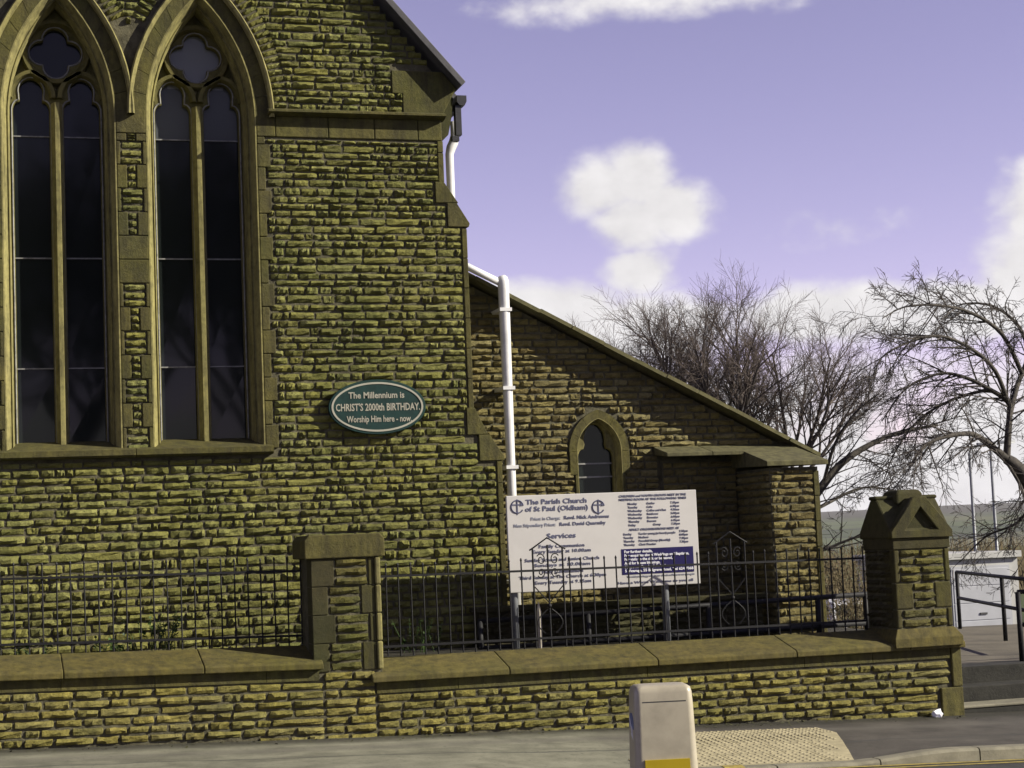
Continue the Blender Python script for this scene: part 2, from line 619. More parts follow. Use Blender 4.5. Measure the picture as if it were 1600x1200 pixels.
def plate(name, loops, y0, y1, mat, parent, bevel=0.0, label=None):
    """flat slab between y0 (front) and y1 whose outline and holes are loops of (x,z)"""
    cu = bpy.data.curves.new('tmp', 'CURVE')
    cu.dimensions = '2D'
    cu.fill_mode = 'BOTH'
    cu.extrude = (y1 - y0) / 2 - bevel
    cu.bevel_depth = bevel
    cu.bevel_resolution = 0
    for lp in loops:
        sp = cu.splines.new('POLY')
        sp.points.add(len(lp) - 1)
        for p, (x, z) in zip(sp.points, lp):
            p.co = (x, z, 0, 1)
        sp.use_cyclic_u = True
    me = curve_mesh(cu)
    me.name = name
    off = wloc(parent) if parent else Vector((0, 0, 0))
    T = Matrix.Translation(Vector((0, (y0 + y1) / 2, 0)) - off) @ Matrix.Rotation(math.pi / 2, 4, 'X')
    me.transform(T)
    me.materials.clear()
    me.materials.append(mat)
    o = link(name, me, parent)
    if label:
        o['label'] = label
    return o


def lettering(txt, x, z, size, y, mat, parent, align='LEFT', bold=0.0, width=None, name='lettering', thick=0.0015):
    cu = bpy.data.curves.new('tmp', 'FONT')
    cu.body = txt
    cu.size = size
    cu.align_x = align
    cu.extrude = thick
    cu.offset = bold
    cu.resolution_u = 2
    me = curve_mesh(cu)
    me.name = name
    xs = [v.co.x for v in me.vertices]
    sx = 1.0
    if width and xs:
        sx = width / max(1e-6, max(xs) - min(xs))
    off = wloc(parent)
    me.transform(Matrix.Translation(Vector((x, y, z)) - off) @ Matrix.Rotation(math.pi / 2, 4, 'X') @ Matrix.Diagonal((sx, 1, 1, 1)))
    me.materials.clear()
    me.materials.append(mat)
    return link(name, me, parent)


# ---- rock-faced stones: shared meshes by aspect class
def stone_mesh(seed, wnom, hnom=0.066, nx=7, nz=5):
    r = random.Random(seed)
    v, f = [], []
    ex, ez = 0.011 / wnom, 0.010 / hnom
    bul = r.uniform(0.022, 0.042)
    xs = [-0.5] + [-0.5 + ex + (1 - 2 * ex) * k / (nx - 3) for k in range(nx - 2)] + [0.5]
    zs = [-0.5] + [-0.5 + ez + (1 - 2 * ez) * k / (nz - 3) for k in range(nz - 2)] + [0.5]
    tiltz = r.uniform(-0.010, 0.010)
    tiltx = r.uniform(-0.008, 0.008)
    for j, z in enumerate(zs):
        for i, x in enumerate(xs):
            ed = i in (0, nx - 1) or j in (0, nz - 1)
            if ed:
                d = -0.012
                jx = jz = 0
                if i in (0, nx - 1):
                    jx = r.uniform(-.03, .012) * (1 if x > 0 else -1) * min(1, .2 / wnom)
                if j in (0, nz - 1):
                    jz = r.uniform(-.07, .04) * (1 if z > 0 else -1)
            else:
                c = (1 - (2 * x) ** 4 * 0.45) * (1 - (2 * z) ** 2 * 0.85)
                d = bul * c + r.uniform(-0.016, 0.014) + tiltz * 2 * z + tiltx * 2 * x
                d = max(0.008, d)
                jx = r.uniform(-.45, .45) / (nx - 2)
                jz = r.uniform(-.30, .30) / (nz - 2)
                if i in (1, nx - 2):
                    jx *= 0.3
                if j in (1, nz - 2):
                    jz *= 0.35
            v.append((x + jx, -d, z + jz))
    for j in range(nz - 1):
        for i in range(nx - 1):
            a = j * nx + i
            f.append((a, a + 1, a + nx + 1, a + nx))
    return v, f


CLASSES = {w: [stone_mesh(int(w * 1000) + k, w) for k in range(14)] for w in (0.10, 0.18, 0.27, 0.40)}
MESHES = {}


def stone_variant(w):
    c = min(CLASSES, key=lambda q: abs(math.log(q / w)))
    k = rnd.randrange(14)
    return (c, k)


def shared(var, mat):
    key = (var, mat.name)
    if key not in MESHES:
        v, f = CLASSES[var[0]][var[1]]
        me = bpy.data.meshes.new('stone')
        me.from_pydata(v, [], f)
        me.materials.append(mat)
        MESHES[key] = me
    return MESHES[key]


class Stone:
    __slots__ = ('p', 'w', 'h', 'rz', 'ry', 'var', 'mat', 'par', 'fx')

    def __init__(s, p, w, h, rz, ry, mat, par):
        s.p, s.w, s.h, s.rz, s.ry, s.mat, s.par = Vector(p), w, h, rz, ry, mat, par
        s.var = stone_variant(w)
        s.fx = rnd.random() < 0.5

    def matrix(s):
        return (Matrix.Translation(s.p) @ Matrix.Rotation(s.rz, 4, 'Z') @ Matrix.Rotation(s.ry, 4, 'Y')
                @ Matrix.Diagonal((s.w, rnd.uniform(0.8, 1.15), s.h, 1)))

    def size_in_view(s):
        d = s.p - CAM
        z = d.dot(Fv)
        if z < 1:
            return 0
        u, v = 800 + 2800 * d.dot(Rv) / z, 600 - 2800 * d.dot(Uv) / z
        if not (-20 < u < 1620 and -20 < v < 1210):
            return 0
        k = abs(math.cos(s.rz)) if abs(s.rz) < 0.1 else 0.35
        return s.w * s.h * k / z ** 2


def place_stones(stones, limit=300, name='stone'):
    """largest ones in view as single parts, the rest of each wall joined as one part"""
    st = sorted(stones, key=lambda s: -s.size_in_view())
    for s in st[:limit]:
        if s.size_in_view() <= 0:
            break
        o = link(name, shared(s.var, s.mat), s.par)
        o.matrix_local = Matrix.Translation(-wloc(s.par)) @ s.matrix()
        s.par = None
    by = {}
    for s in st:
        if s.par is not None:
            by.setdefault((s.par.name, s.mat.name), []).append(s)
    for lst in by.values():
        mb = MB()
        for s in lst:
            v, f = CLASSES[s.var[0]][s.var[1]]
            m = s.matrix()
            n = len(mb.v)
            mb.v += [tuple(m @ Vector(p)) for p in v]
            mb.f += [tuple(n + i for i in q) for q in f]
        o = mb.build(name, lst[0].mat, lst[0].par)
        o['kind'] = 'stuff'


def subtract(iv, a, b):
    out = []
    for x0, x1 in iv:
        if b <= x0 or a >= x1:
            out.append((x0, x1))
        else:
            if a > x0:
                out.append((x0, a))
            if b < x1:
                out.append((b, x1))
    return out


def fill_row(store, iv, z0, z1, place, wmin, wmax, mat, par, joint=0.008):
    """place(x, z) -> point, rz, ry"""
    for x0, x1 in iv:
        x = x0
        if x1 - x0 < 0.05:
            continue
        while x < x1 - 1e-4:
            w = rnd.uniform(wmin, wmax) * (1.45 if rnd.random() < 0.16 else 1)
            if rnd.random() < 0.2:
                w *= 0.6
            if x == x0 and x1 - x0 > wmin * 2:
                w *= rnd.uniform(0.5, 1.0)
            w = max(w, 0.05)
            if x + w > x1 - max(0.05, wmin * 0.6):
                w = x1 - x
            p, rz, ry = place(x + w / 2, (z0 + z1) / 2)
            store.append(Stone(p, w - joint, z1 - z0 - joint, rz, ry, mat, par))
            x += w


def courses(z0, z1, pitch, vary=0.17):
    out = []
    z = z0
    while z < z1:
        h = pitch * rnd.uniform(1 - vary, 1 + vary)
        out.append((z, min(z + h, z1) if z1 - (z + h) > 0.03 else z1))
        z = out[-1][1]
    return out


# ------------------------------------------------------------------ ground, road, footway
def gz(x, y):      # footway level: falls to the right and a little towards the road
    return 0.195 - 0.0345 * x + 0.02 * (y - 15.5)


def drop(x):       # dropped kerb at the crossing
    a = min(1, max(0, (x - 3.6) / 0.7)) * min(1, max(0, (7.45 - x) / 0.7))
    return 0.075 * a


KY = 13.30   # back of the kerb


def terrain_z(x, y):
    r = math.hypot(x, y)
    if y < 26:
        z = -0.9 - 0.0345 * max(-30, min(30, x)) * 0.3
        return z - max(0, r - 60) * 0.004
    k = min(1, (y - 26) / 6)
    k = k * k * (3 - 2 * k)
    z = -0.95 + (-1.35 + 0.95) * k
    if r > 90:
        t = min(1, (r - 90) / 1200)
        z += -17 * t * t * (3 - 2 * t)
    if r > 1200:
        t = min(1, (r - 1200) / 2200)
        z += 50 * t * t * (3 - 2 * t) + 14 * mn.noise(Vector((x * 0.0012, y * 0.0012, 2)))
    if r > 120:
        z += min(4, (r - 120) * 0.01) * mn.noise(Vector((x * 0.004, y * 0.004, 7)))
    return z


mb = MB()
rad = [0, 6, 12, 18, 22, 26, 28, 30, 32, 36, 45, 60, 90, 130, 200, 300, 450, 650, 900, 1200, 1600, 2000, 2500, 3000, 3400, 3900, 4600, 6000, 9000]
nA = 144
for r in rad:
    for k in range(nA):
        a = 2 * math.pi * k / nA
        x, y = r * math.sin(a), r * math.cos(a)
        mb.v.append((x, y, terrain_z(x, y)))
for i in range(len(rad) - 1):
    for k in range(nA):
        a, b = i * nA + k, i * nA + (k + 1) % nA
        mb.f.append((a, a + nA, b + nA, b))
tag(mb.build('terrain', M_LAND, None, True), 'green fields and grey moor rolling away beyond the churchyard', None, None, 'structure')


def sheet(name, xs, ys, zf, mat, smooth=True):
    m = MB()
    for y in ys:
        for x in xs:
            m.v.append((x, y, zf(x, y)))
    for j in range(len(ys) - 1):
        for i in range(len(xs) - 1):
            a = j * len(xs) + i
            m.f.append((a, a + 1, a + len(xs) + 1, a + len(xs)))
    o = m.build(name, mat, None, smooth)
    return tag(o, kind='structure')


XS = [-60, -30, -15, -8, -4, -2, 0, 1, 2, 3, 3.6, 4.0, 4.3, 5, 6, 6.7, 7.1, 7.45, 8, 9, 10, 12, 15, 20, 30, 60]
pv = sheet('pavement', XS, [KY, 13.45, 13.7, 14.1, 14.6, 15.0, 15.55, 16.2],
           lambda x, y: gz(x, y) - drop(x) * max(0, min(1, (14.4 - y) / 1.1)), M_PAVE)
pv['label'] = 'footway of dark asphalt with a worn pale strip below the wall'
rd = sheet('road', XS, [-8, 0, 4, 8, 10, 12, 13.16, KY - 0.02],
           lambda x, y: gz(x, KY) - 0.105 + 0.02 * min(6, max(0, KY - y)) * 0.6, M_ROAD)
rd['label'] = 'dark asphalt road along the near kerb'
# kerb stones
kb = empty('kerb', (0, KY, 0), None, None)
kb['kind'] = 'structure'
x = -3.0
while x < 14:
    w = 0.9
    n = 4
    k = MB()
    rings = []
    for i in range(n + 1):
        xx = x + 0.006 + (w - 0.012) * i / n
        t = gz(xx, KY) - drop(xx) + 0.003
        rings.append([(xx, KY - 0.14, t - 0.25), (xx, KY - 0.14, t - 0.025), (xx, KY - 0.125, t - 0.004), (xx, KY - 0.10, t), (xx, KY, t), (xx, KY, t - 0.25)])
    k.loft(rings)
    k.build('kerb_stone', M_KERB, kb)
    x += w
# double yellow lines
for nm, yo in (('yellow_line', 0.24), ('yellow_line', 0.40)):
    m = MB()
    xs = [4.9 + 0.25 * i for i in range(60)]
    ys = [KY - yo, KY - yo + 0.075]
    for y in ys:
        for xx in xs:
            zr = gz(xx, KY) - 0.105 + 0.02 * min(6, max(0, KY - y)) * 0.6
            m.v.append((xx, y, zr + 0.004))
    L = len(xs)
    for i in range(L - 1):
        m.f.append((i, i + 1, i + 1 + L, i + L))
    o = m.build(nm, M_YLINE)
    o['kind'] = 'structure'
    o['label'] = 'worn yellow no-parking line painted along the kerb'
for xx, w in ((5.56, 0.17), (2.75, 0.16)):      # dabs of yellow paint on the kerb top
    m = MB()
    rings = []
    for i in range(3):
        a = xx + w * i / 2
        t = gz(a, KY) - drop(a) + 0.007
        rings.append([(a, KY - 0.135, t - 0.012), (a, KY - 0.10, t), (a + .02, KY - 0.0, t)])
    m.loft(rings, close=False)
    o = m.build('yellow_mark', M_YLINE)
    o['kind'] = 'structure'
    o['label'] = 'short dab of yellow paint across the kerb'

# buff tactile slabs, each with blisters
tp = empty('tactile_paving', (6.0, 14.0, 0), None, None)
tp['kind'] = 'structure'
tp['label'] = 'buff tactile slabs at the dropped kerb'


def pz(x, y):
    return gz(x, y) - drop(x) * max(0, min(1, (14.4 - y) / 1.1))


for j in range(4):
    for i in range(6):
        x0 = 4.95 + 0.4 * i + 0.17 * j
        xf, xr = 6.74 + 0.15 * j, 6.74 + 0.15 * (j + 1) - (0.14 if j == 3 else 0)
        if x0 > xf - 0.12:
            continue
        y0 = KY + 0.012 + 0.4 * j
        m = MB()
        t = 0.006
        x1, y1 = x0 + 0.392, y0 + 0.392
        last = x0 + 0.4 > xf - 0.12
        n = len(m.v)
        c = [(x0, y0), (x1, y0), (x1, y1), (x0, y1)]
        if last:
            c[1], c[2] = (xf, y0), (xr, y1)
        m.v += [(a, b, pz(a, b) + t) for a, b in c] + [(a, b, pz(a, b) - 0.03) for a, b in c]
        m.f += [(0, 1, 2, 3), (0, 4, 5, 1), (1, 5, 6, 2), (2, 6, 7, 3), (3, 7, 4, 0)]
        if True:
            for a in range(6):
                for b in range(6):
                    cx, cy = x0 + 0.033 + a * 0.0653, y0 + 0.033 + b * 0.0653
                    if last and cx > xf - 0.02:
                        continue
                    z = pz(cx, cy) + t
                    n = len(m.v)
                    for rr, zz in ((0.018, 0), (0.011, 0.006)):
                        for k in range(6):
                            an = k * math.pi / 3
                            m.v.append((cx + rr * math.cos(an), cy + rr * math.sin(an), z + zz))
                    for k in range(6):
                        m.f.append((n + k, n + (k + 1) % 6, n + 6 + (k + 1) % 6, n + 6 + k))
                    m.f.append(tuple(n + 6 + k for k in range(6)))
        m.build('paving_slab', M_TACT, tp)

# churchyard ground
yd = sheet('churchyard', [-6, -2, 0, 2, 4, 6, 8, 9.02], [15.88, 16.4, 17.5, 20, 24, 28, 31],
           lambda x, y: (0.80 - 0.018 * x) if y < 24 else (0.80 - 0.018 * x) - (y - 24) * 0.32, M_YARD)
yd['label'] = 'dark earth of the narrow churchyard behind the railings'

# raised path and steps at the right
XP0, XP1 = 9.06, 16.0
pp = sheet('path', [XP0, 11, 13, XP1], [16.30, 18, 20, 22, 23.6], lambda x, y: 0.27 - 0.012 * (x - 9), M_PATH)
pp['label'] = 'pale concrete path climbing behind the steps'
st = empty('steps', (11, 15.7, 0), None, None)
st['kind'] = 'structure'
st['label'] = 'dark stone steps up to the path right of the gate pillar'
zs0 = -0.30
for i, (y0, z1, mt) in enumerate(((15.62, -0.075, M_STEPS), (15.98, 0.10, M_STEPS), (16.30, 0.265, M_STEPS))):
    m = MB()
    m.box(XP0, XP1, y0, y0 + 0.40, zs0, z1 + (-0.012 * 0))
    m.build('step', mt, st, bevel=0.012)
    if i == 0:
        m = MB()
        m.box(XP0, XP1, y0 - 0.012, y0 + 0.33, z1 + 0.001, z1 + 0.03)
        m.build('nosing', M_KERB, st, bevel=0.01)
m = MB()
m.box(XP0, XP1, 16.72, 23.6, -1.2, 0.17)
m.build('step', M_STEPS, st)

# ------------------------------------------------------------------ the church
YN, YA = 17.0, 17.6
ch = empty('church', (4.0, 17.0, 0.5), 'olive brown stone church with paired lancet windows behind the low wall', 'church')
stones = []

ZS, CC = 5.90, 1.146      # arch springing and how far each centre lies beyond the axis
WX = (-0.56, 0.77, 2.10)


def arch(xc, w, zb, n=12, zs=ZS, c=CC):
    """outline of a pointed opening, from bottom left over the apex to bottom right"""
    r = w + c
    az = math.acos(c / r)
    pts = [(xc - w, zb)]
    for i in range(n + 1):
        a = az * i / n
        pts.append((xc + c - r * math.cos(a), zs + r * math.sin(a)))
    for i in range(n - 1, -1, -1):
        a = az * i / n
        pts.append((xc - c + r * math.cos(a), zs + r * math.sin(a)))
    pts.append((xc + w, zb))
    return pts


def arch_half(w, z, zs=ZS, c=CC):
    if z <= zs:
        return w
    r = w + c
    q = r * r - (z - zs) ** 2
    return max(0, math.sqrt(q) - c) if q > c * c else 0


def verge_x(z):
    return 4.661 - (z - 6.252) / 1.12


APX = -0.585
APZ = 6.252 + 1.12 * (4.661 - APX)
outline = [(-5.6, 0.4), (4.955, 0.4), (4.955, 2.52), (4.83, 2.76), (4.72, 2.76), (4.69, 3.02), (4.69, 4.85), (4.60, 5.09), (4.48, 5.28),
           (4.48, 5.95), (4.60, 6.20), (APX, APZ - 0.05), (-5.77, 6.20), (-5.6, 5.95)]
OUT = 0.525
ZB = 2.66
nw = plate('nave_wall', [outline] + [arch(x, OUT, ZB) for x in WX], YN, YN + 0.6, M_MORT, ch)
nave_place = lambda x, z: ((x, YN, z + rnd.uniform(-.003, .003)), 0.0, rnd.uniform(-0.010, 0.010))


def kneeler_x(z):
    return 3.98 if z > 6.19 else 4.09


rows = courses(0.62, 2.62, 0.083) + courses(2.62, 5.70, 0.0755) + courses(5.985, 9.4, 0.0735)
for z0, z1 in rows:
    zm = (z0 + z1) / 2
    if z1 <= 2.50:
        xr = 4.90
    elif z1 <= 2.78:
        xr = 4.72
    elif z1 <= 3.06:
        xr = 4.60
    elif z1 <= 4.86:
        xr = 4.635
    elif z1 <= 5.10:
        xr = 4.49
    elif z1 <= 5.32:
        xr = 4.37
    elif z1 <= 5.75:
        xr = 4.43
    else:
        xr = verge_x(z1) - 0.03
        if z0 < 6.42:
            xr = min(xr, kneeler_x(zm))
    iv = [(-1.5, xr)]
    if z0 > 2.5:
        iv = [(-1.4, xr)]
        for xc in WX:
            if z1 > 2.62:
                hw = arch_half(0.84 if z0 > ZS else 0.525, z0)
                if hw > 0:
                    iv = subtract(iv, xc - hw, xc + hw)
        if 2.58 < z0 < 5.98:       # quoined piers are filled separately
            iv = subtract(iv, -3, 2.625 + (0.09 if int((z0 - 2.70) / 0.2265) % 2 else 0.14))
    if z1 <= 2.64 and z0 > 2.47:
        iv = [(-1.5, 2.7)] if False else [(-1.5, xr)]
    fill_row(stones, iv, z0, z1, nave_place, 0.10, 0.27, MS_NAVE, nw)

# voussoirs: rough stones fanned round each hood mould
for xc in WX[1:]:
    for sgn in (-1, 1):
        if xc == WX[1] and sgn == -1:
            continue
        r0, r1 = CC + 0.685, CC + 0.84
        amax = math.acos(CC / r0) - 0.07
        n = 24
        for k in range(n):
            a = amax * (k + 0.5) / n
            rr = (r0 + r1) / 2
            px_, pz_ = xc - sgn * CC + sgn * rr * math.cos(a), ZS + 0.1 + rr * math.sin(a)
            if abs(px_ - (WX[0] + WX[1]) / 2) < 0.1 or abs(px_ - (WX[1] + WX[2]) / 2) < 0.09:
                continue
            if sgn == 1 and xc == WX[1] and pz_ < 6.62:
                continue
            if sgn == -1 and xc == WX[2] and pz_ < 6.62:
                continue
            s = Stone((px_, YN, pz_), r1 - r0 - 0.012, rr * amax / n - 0.012, 0, -a if sgn == 1 else a, MS_NAVE, nw)
            o = link('voussoir', shared(s.var, s.mat), nw)
            o.matrix_local = Matrix.Translation(-wloc(nw)) @ s.matrix()


def block(name, x0, x1, y0, y1, z0, z1, mat, par, bevel=0.008):
    return MB().box(x0, x1, y0, y1, z0, z1).build(name, mat, par, bevel=bevel)


# quoins and small stones of the piers between and beside the windows
zq = 2.70
k = 0
while zq < 5.72:
    h = 0.2265 if zq + 0.3 < 5.72 else 5.72 - zq
    wide = k % 2 == 0
    full = k in (7, 8)
    for gx0, gx1 in ((-0.035, 0.245), (1.295, 1.575)):
        if full:
            block('quoin', gx0 + 0.003, gx1 - 0.003, YN - 0.022, YN + 0.1, zq + 0.003, zq + h - 0.003, M_DRESS, nw)
            continue
        q = 0.035 if wide else 0.095
        block('quoin', gx0 + 0.003, gx0 + q, YN - 0.022, YN + 0.1, zq + 0.003, zq + h - 0.003, M_DRESS, nw)
        block('quoin', gx1 - q, gx1 - 0.003, YN - 0.022, YN + 0.1, zq + 0.003, zq + h - 0.003, M_DRESS, nw)
        for j in range(3):
            stones.append(Stone(((gx0 + gx1) / 2, YN, zq + h * (j + 0.5) / 3), gx1 - gx0 - 2 * q - 0.014, h / 3 - 0.014, 0, 0, MS_NAVE, nw))
    q = 0.085 if k % 2 else 0.135
    block('quoin', 2.628, 2.625 + q - 0.008, YN - 0.022, YN + 0.1, zq + 0.003, zq + h - 0.003, M_DRESS, nw)
    zq += h
    k += 1
for gx0, gx1 in ((-0.035, 0.245), (1.295, 1.575)):
    block('springer', gx0 + 0.003, gx1 - 0.003, YN - 0.024, YN + 0.1, 5.723, 5.95, M_DRESS, nw)
    # plain dressed spandrel stone above, tapering between the hood moulds
    pts = [(gx0 - 0.06, 5.95), (gx1 + 0.06, 5.95)]
    L, Rr = [], []
    for i in range(9):
        z = 5.95 + 0.64 * i / 8
        xm = (gx0 + gx1) / 2
        hwid = 0.665 - arch_half(0.66, z)
        L.append((xm - hwid * 0.98 - 0.005, z))
        Rr.append((xm + hwid * 0.98 + 0.005, z))

block('springer', 2.628, 2.807, YN - 0.024, YN + 0.1, 5.723, 5.925, M_DRESS, nw)
# string course with the dressed band under it, sill, kneeler
m = MB()
m.prism([(YN - 0.13, 5.965), (YN - 0.13, 5.945), (YN - 0.05, 5.925), (YN + 0.05, 5.925), (YN + 0.05, 6.0), (YN - 0.02, 6.0)], 2.735, 4.50, 'x')
m.build('string_course', M_DRESS, nw)
x = 2.81
for w in (0.52, 0.46, 0.44, 0.245):
    block('band_stone', x + 0.003, x + w - 0.003, YN - 0.02, YN + 0.1, 5.722, 5.925, M_DRESS, nw)
    x += w
for x0, x1 in ((-1.9, -0.05), (-0.05, 1.41), (1.41, 2.69)):
    m = MB()
    m.prism([(YN + 0.36, 2.83), (YN - 0.12, 2.715), (YN - 0.12, 2.665), (YN - 0.09, 2.645), (YN + 0.05, 2.645), (YN + 0.36, 2.645)], x0 + 0.003, x1 - 0.003, 'x')
    m.build('sill', M_DRESS, nw)
m = MB()
m.prism([(4.09, 5.99), (4.495, 5.99), (4.64, 6.26), (4.50, 6.42), (3.985, 6.42), (3.985, 6.19), (4.09, 6.19)], YN - 0.02, YN + 0.2)
m.build('kneeler', M_DRESS, nw, bevel=0.006)
# quoin strips and the sloping offsets of the buttress
for x0, x1, z0, z1 in ((4.425, 4.482, 5.30, 5.72), (4.64, 4.693, 3.04, 4.86), (4.905, 4.958, 0.5, 2.52)):
    z = z0
    while z < z1 - 0.05:
        h = min(0.3, z1 - z)
        block('quoin', x0, x1, YN - 0.02, YN + 0.15, z + 0.003, z + h - 0.003, M_DRESS, nw, 0.006)
        z += h
for pts in ([(4.385, 5.095), (4.385, 5.305), (4.475, 5.305), (4.615, 5.095)], [(4.50, 4.855), (4.50, 5.092), (4.60, 5.092), (4.725, 4.89), (4.715, 4.855)],
            [(4.615, 2.785), (4.615, 3.05), (4.70, 3.05), (4.825, 2.785)], [(4.73, 2.525), (4.73, 2.782), (4.84, 2.782), (4.985, 2.565), (4.985, 2.525)]):
    MB().prism(pts, YN - 0.028, YN + 0.58).build('weathering_stone', M_DRESS, nw, bevel=0.006)
# returns of the nave: side walls behind the front, plain
m = MB()
m.box(3.90, 4.44, YN + 0.6, 36, 0.4, 5.95)
m.box(-5.6, -5.0, YN + 0.6, 36, 0.4, 5.95)
m.box(-5.0, 3.9, 35.4, 36, 0.4, 6.0)
m.build('side_wall', M_MORT, ch)

# --- paired windows
for wi, xc in enumerate(WX):
    wd = link('window', None, ch)
    wd.location = Vector((xc, YN, 2.66)) - wloc(ch)
    # moulded, splayed surround
    prof = [(0.525, 0.0), (0.525, -0.022), (0.512, -0.022), (0.475, 0.075), (0.478, 0.10), (0.468, 0.108), (0.455, 0.10), (0.443, 0.20), (0.437, 0.21), (0.437, 0.32)]
    ring = []
    for w, dy in prof:
        ring.append([(x, YN + dy, z) for x, z in arch(xc, w, 2.70, 14)])
    m = MB()
    n = len(ring[0])
    m.loft(ring, close=False)
    m.build('moulded_surround', M_JAMB, wd)
    # flat arch stones between surround and hood
    for sgn in (-1, 1):
        ro, ri = CC + 0.655, CC + 0.527
        amax = math.acos(CC / ri)
        nseg = 7
        for k in range(nseg):
            a0, a1 = amax * k / nseg + 0.0015, amax * (k + 1) / nseg - 0.0015
            inner = [(xc - sgn * CC + sgn * ri * math.cos(a0 + (a1 - a0) * t / 3), ZS + ri * math.sin(a0 + (a1 - a0) * t / 3)) for t in range(4)]
            outer = [(xc - sgn * CC + sgn * ro * math.cos(a0 + (a1 - a0) * t / 3), ZS + ro * math.sin(a0 + (a1 - a0) * t / 3)) for t in range(3, -1, -1)]
            amo = math.acos(CC / ro)
            outer = [(xc - sgn * CC + sgn * ro * math.cos(amo / amax * (a0 + (a1 - a0) * t / 3)), ZS + ro * math.sin(amo / amax * (a0 + (a1 - a0) * t / 3))) for t in range(3, -1, -1)]
            pts = [(xc + sgn * max(0.0, sgn * (p[0] - xc)), p[1]) for p in inner + outer]
            MB().prism(pts, YN - 0.021, YN + 0.09).build('arch_stone', M_DRESS, wd)
    # hood mould
    hp = [(0.655, 0.02), (0.65, -0.05), (0.662, -0.085), (0.685, -0.095), (0.70, -0.07), (0.70, 0.02)]
    m = MB()
    m.loft([[(x, YN + dy, z) for x, z in arch(xc, w, 5.93, 14)] for w, dy in hp], close=False)
    m.build('hood_mould', M_JAMB, wd)
    # cusped plate: two lights and a quatrefoil
    yb = YN + 0.33

    def light(xm, hw=0.180, zb=2.80):
        pts = [(xm - hw, zb), (xm - hw, 6.00)]
        for i in range(1, 6):
            a = math.pi / 2 * i / 5
            pts.append((xm - hw + (hw - 0.115) * (1 - math.cos(a)), 6.00 + 0.10 * math.sin(a)))
        for i in range(0, 15):
            a = math.pi * 1.08 - (math.pi * 1.16) * i / 14
            pts.append((xm + 0.122 * math.cos(a), 6.185 + 0.135 * math.sin(a)))
        for i in range(5, 0, -1):
            a = math.pi / 2 * i / 5
            pts.append((xm + hw - (hw - 0.115) * (1 - math.cos(a)), 6.00 + 0.10 * math.sin(a)))
        pts += [(xm + hw, 6.00), (xm + hw, zb)]
        return pts

    def quatre(zc=6.565, d=0.130, r=0.122):
        pts = []
        for q in range(4):
            ca = math.pi / 2 * q
            ox, oz = xc + d * math.cos(ca), zc + d * math.sin(ca)
            for i in range(11):
                a = ca - math.radians(92) + math.radians(184) * i / 10
                pts.append((ox + r * math.cos(a), oz + r * math.sin(a)))
        return pts
    lights = [light(xc - 0.234), light(xc + 0.234)]
    qf = quatre()
    plate('tracery', [arch(xc, 0.47, 2.72, 14)] + lights + [qf], yb, yb + 0.10, M_TRAC, wd, bevel=0.012)
    # raised ribs: mullion, light arches, circle
    m = MB()
    m.prism([(xc - 0.055, yb + 0.02), (xc - 0.055, yb - 0.02), (xc - 0.02, yb - 0.105), (xc + 0.02, yb - 0.105), (xc + 0.055, yb - 0.02), (xc + 0.055, yb + 0.02)], 2.76, 6.06, 'z')
    m.build('mullion', M_JAMB, wd)
    m = MB()

    def rib(path, w=0.028, y_f=yb - 0.075):
        P = [Vector((p[0], 0, p[1])) for p in path]
        rings = []
        for i, p in enumerate(P):
            d = (P[min(i + 1, len(P) - 1)] - P[max(i - 1, 0)]).normalized()
            nn = Vector((-d.z, 0, d.x))
            rings.append([(p + nn * o_ + Vector((0, y_, 0))) for o_, y_ in ((-w * 1.7, yb + 0.004), (-w * 0.8, y_f), (w * 0.8, y_f), (w * 1.7, yb + 0.004))])
        m.loft(rings, close=True, caps=True)
    for sg in (-1, 1):
        xm = xc + sg * 0.234
        for s2 in (-1, 1):
            rib([(xm + s2 * (0.205 - 0.256 * (1 - math.cos(math.radians(78.5) * i / 10))), 6.115 + 0.25 * math.sin(math.radians(78.5) * i / 10)) for i in range(11)], 0.022)
    rib([(xc + 0.292 * math.cos(2 * math.pi * i / 32), 6.565 + 0.292 * math.sin(2 * math.pi * i / 32)) for i in range(33)], 0.024)
    m.build('tracery_rib', M_TRAC, wd)
    # dark eyelets between the lights and the circle are sunk triangles
    # glass, split by the saddle bars
    yg = yb + 0.075
    bars = [2.76, 3.53, 4.585, 5.76, 6.36]
    for sg in (-1, 1):
        xm = xc + sg * 0.234
        for a, b in zip(bars[:-1], bars[1:]):
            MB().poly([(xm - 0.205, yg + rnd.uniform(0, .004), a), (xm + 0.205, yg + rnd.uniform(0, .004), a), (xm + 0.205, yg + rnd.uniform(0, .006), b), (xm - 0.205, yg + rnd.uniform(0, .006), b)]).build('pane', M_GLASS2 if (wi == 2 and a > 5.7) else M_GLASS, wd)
        for b in bars[1:-1]:
            MB().box(xm - 0.182, xm + 0.182, yg - 0.016, yg - 0.004, b - 0.006, b + 0.006).build('glazing_bar', M_BEAD, wd)
        m = MB()
        m.tube([(x, yb - 0.004, z) for x, z in light(xm, 0.183, 2.81)] + [(xm - 0.183, yb - 0.004, 2.81)], 0.0075, 4)
        m.build('glazing_bead', M_BEAD, wd)
    MB().poly([(xc - 0.27, yg, 6.27), (xc + 0.27, yg, 6.27), (xc + 0.27, yg + 0.004, 6.84), (xc - 0.27, yg + 0.003, 6.84)]).build('pane', M_GLASS3 if wi == 2 else M_GLASS, wd, label='quatrefoil pane with pale sky reflection painted in' if wi == 2 else 'quatrefoil pane above the two lights')
    m = MB()
    q2 = qf + [qf[0]]
    m.tube([(x, yb - 0.004, z) for x, z in q2], 0.0075, 4)
    m.build('glazing_bead', M_BEAD, wd)

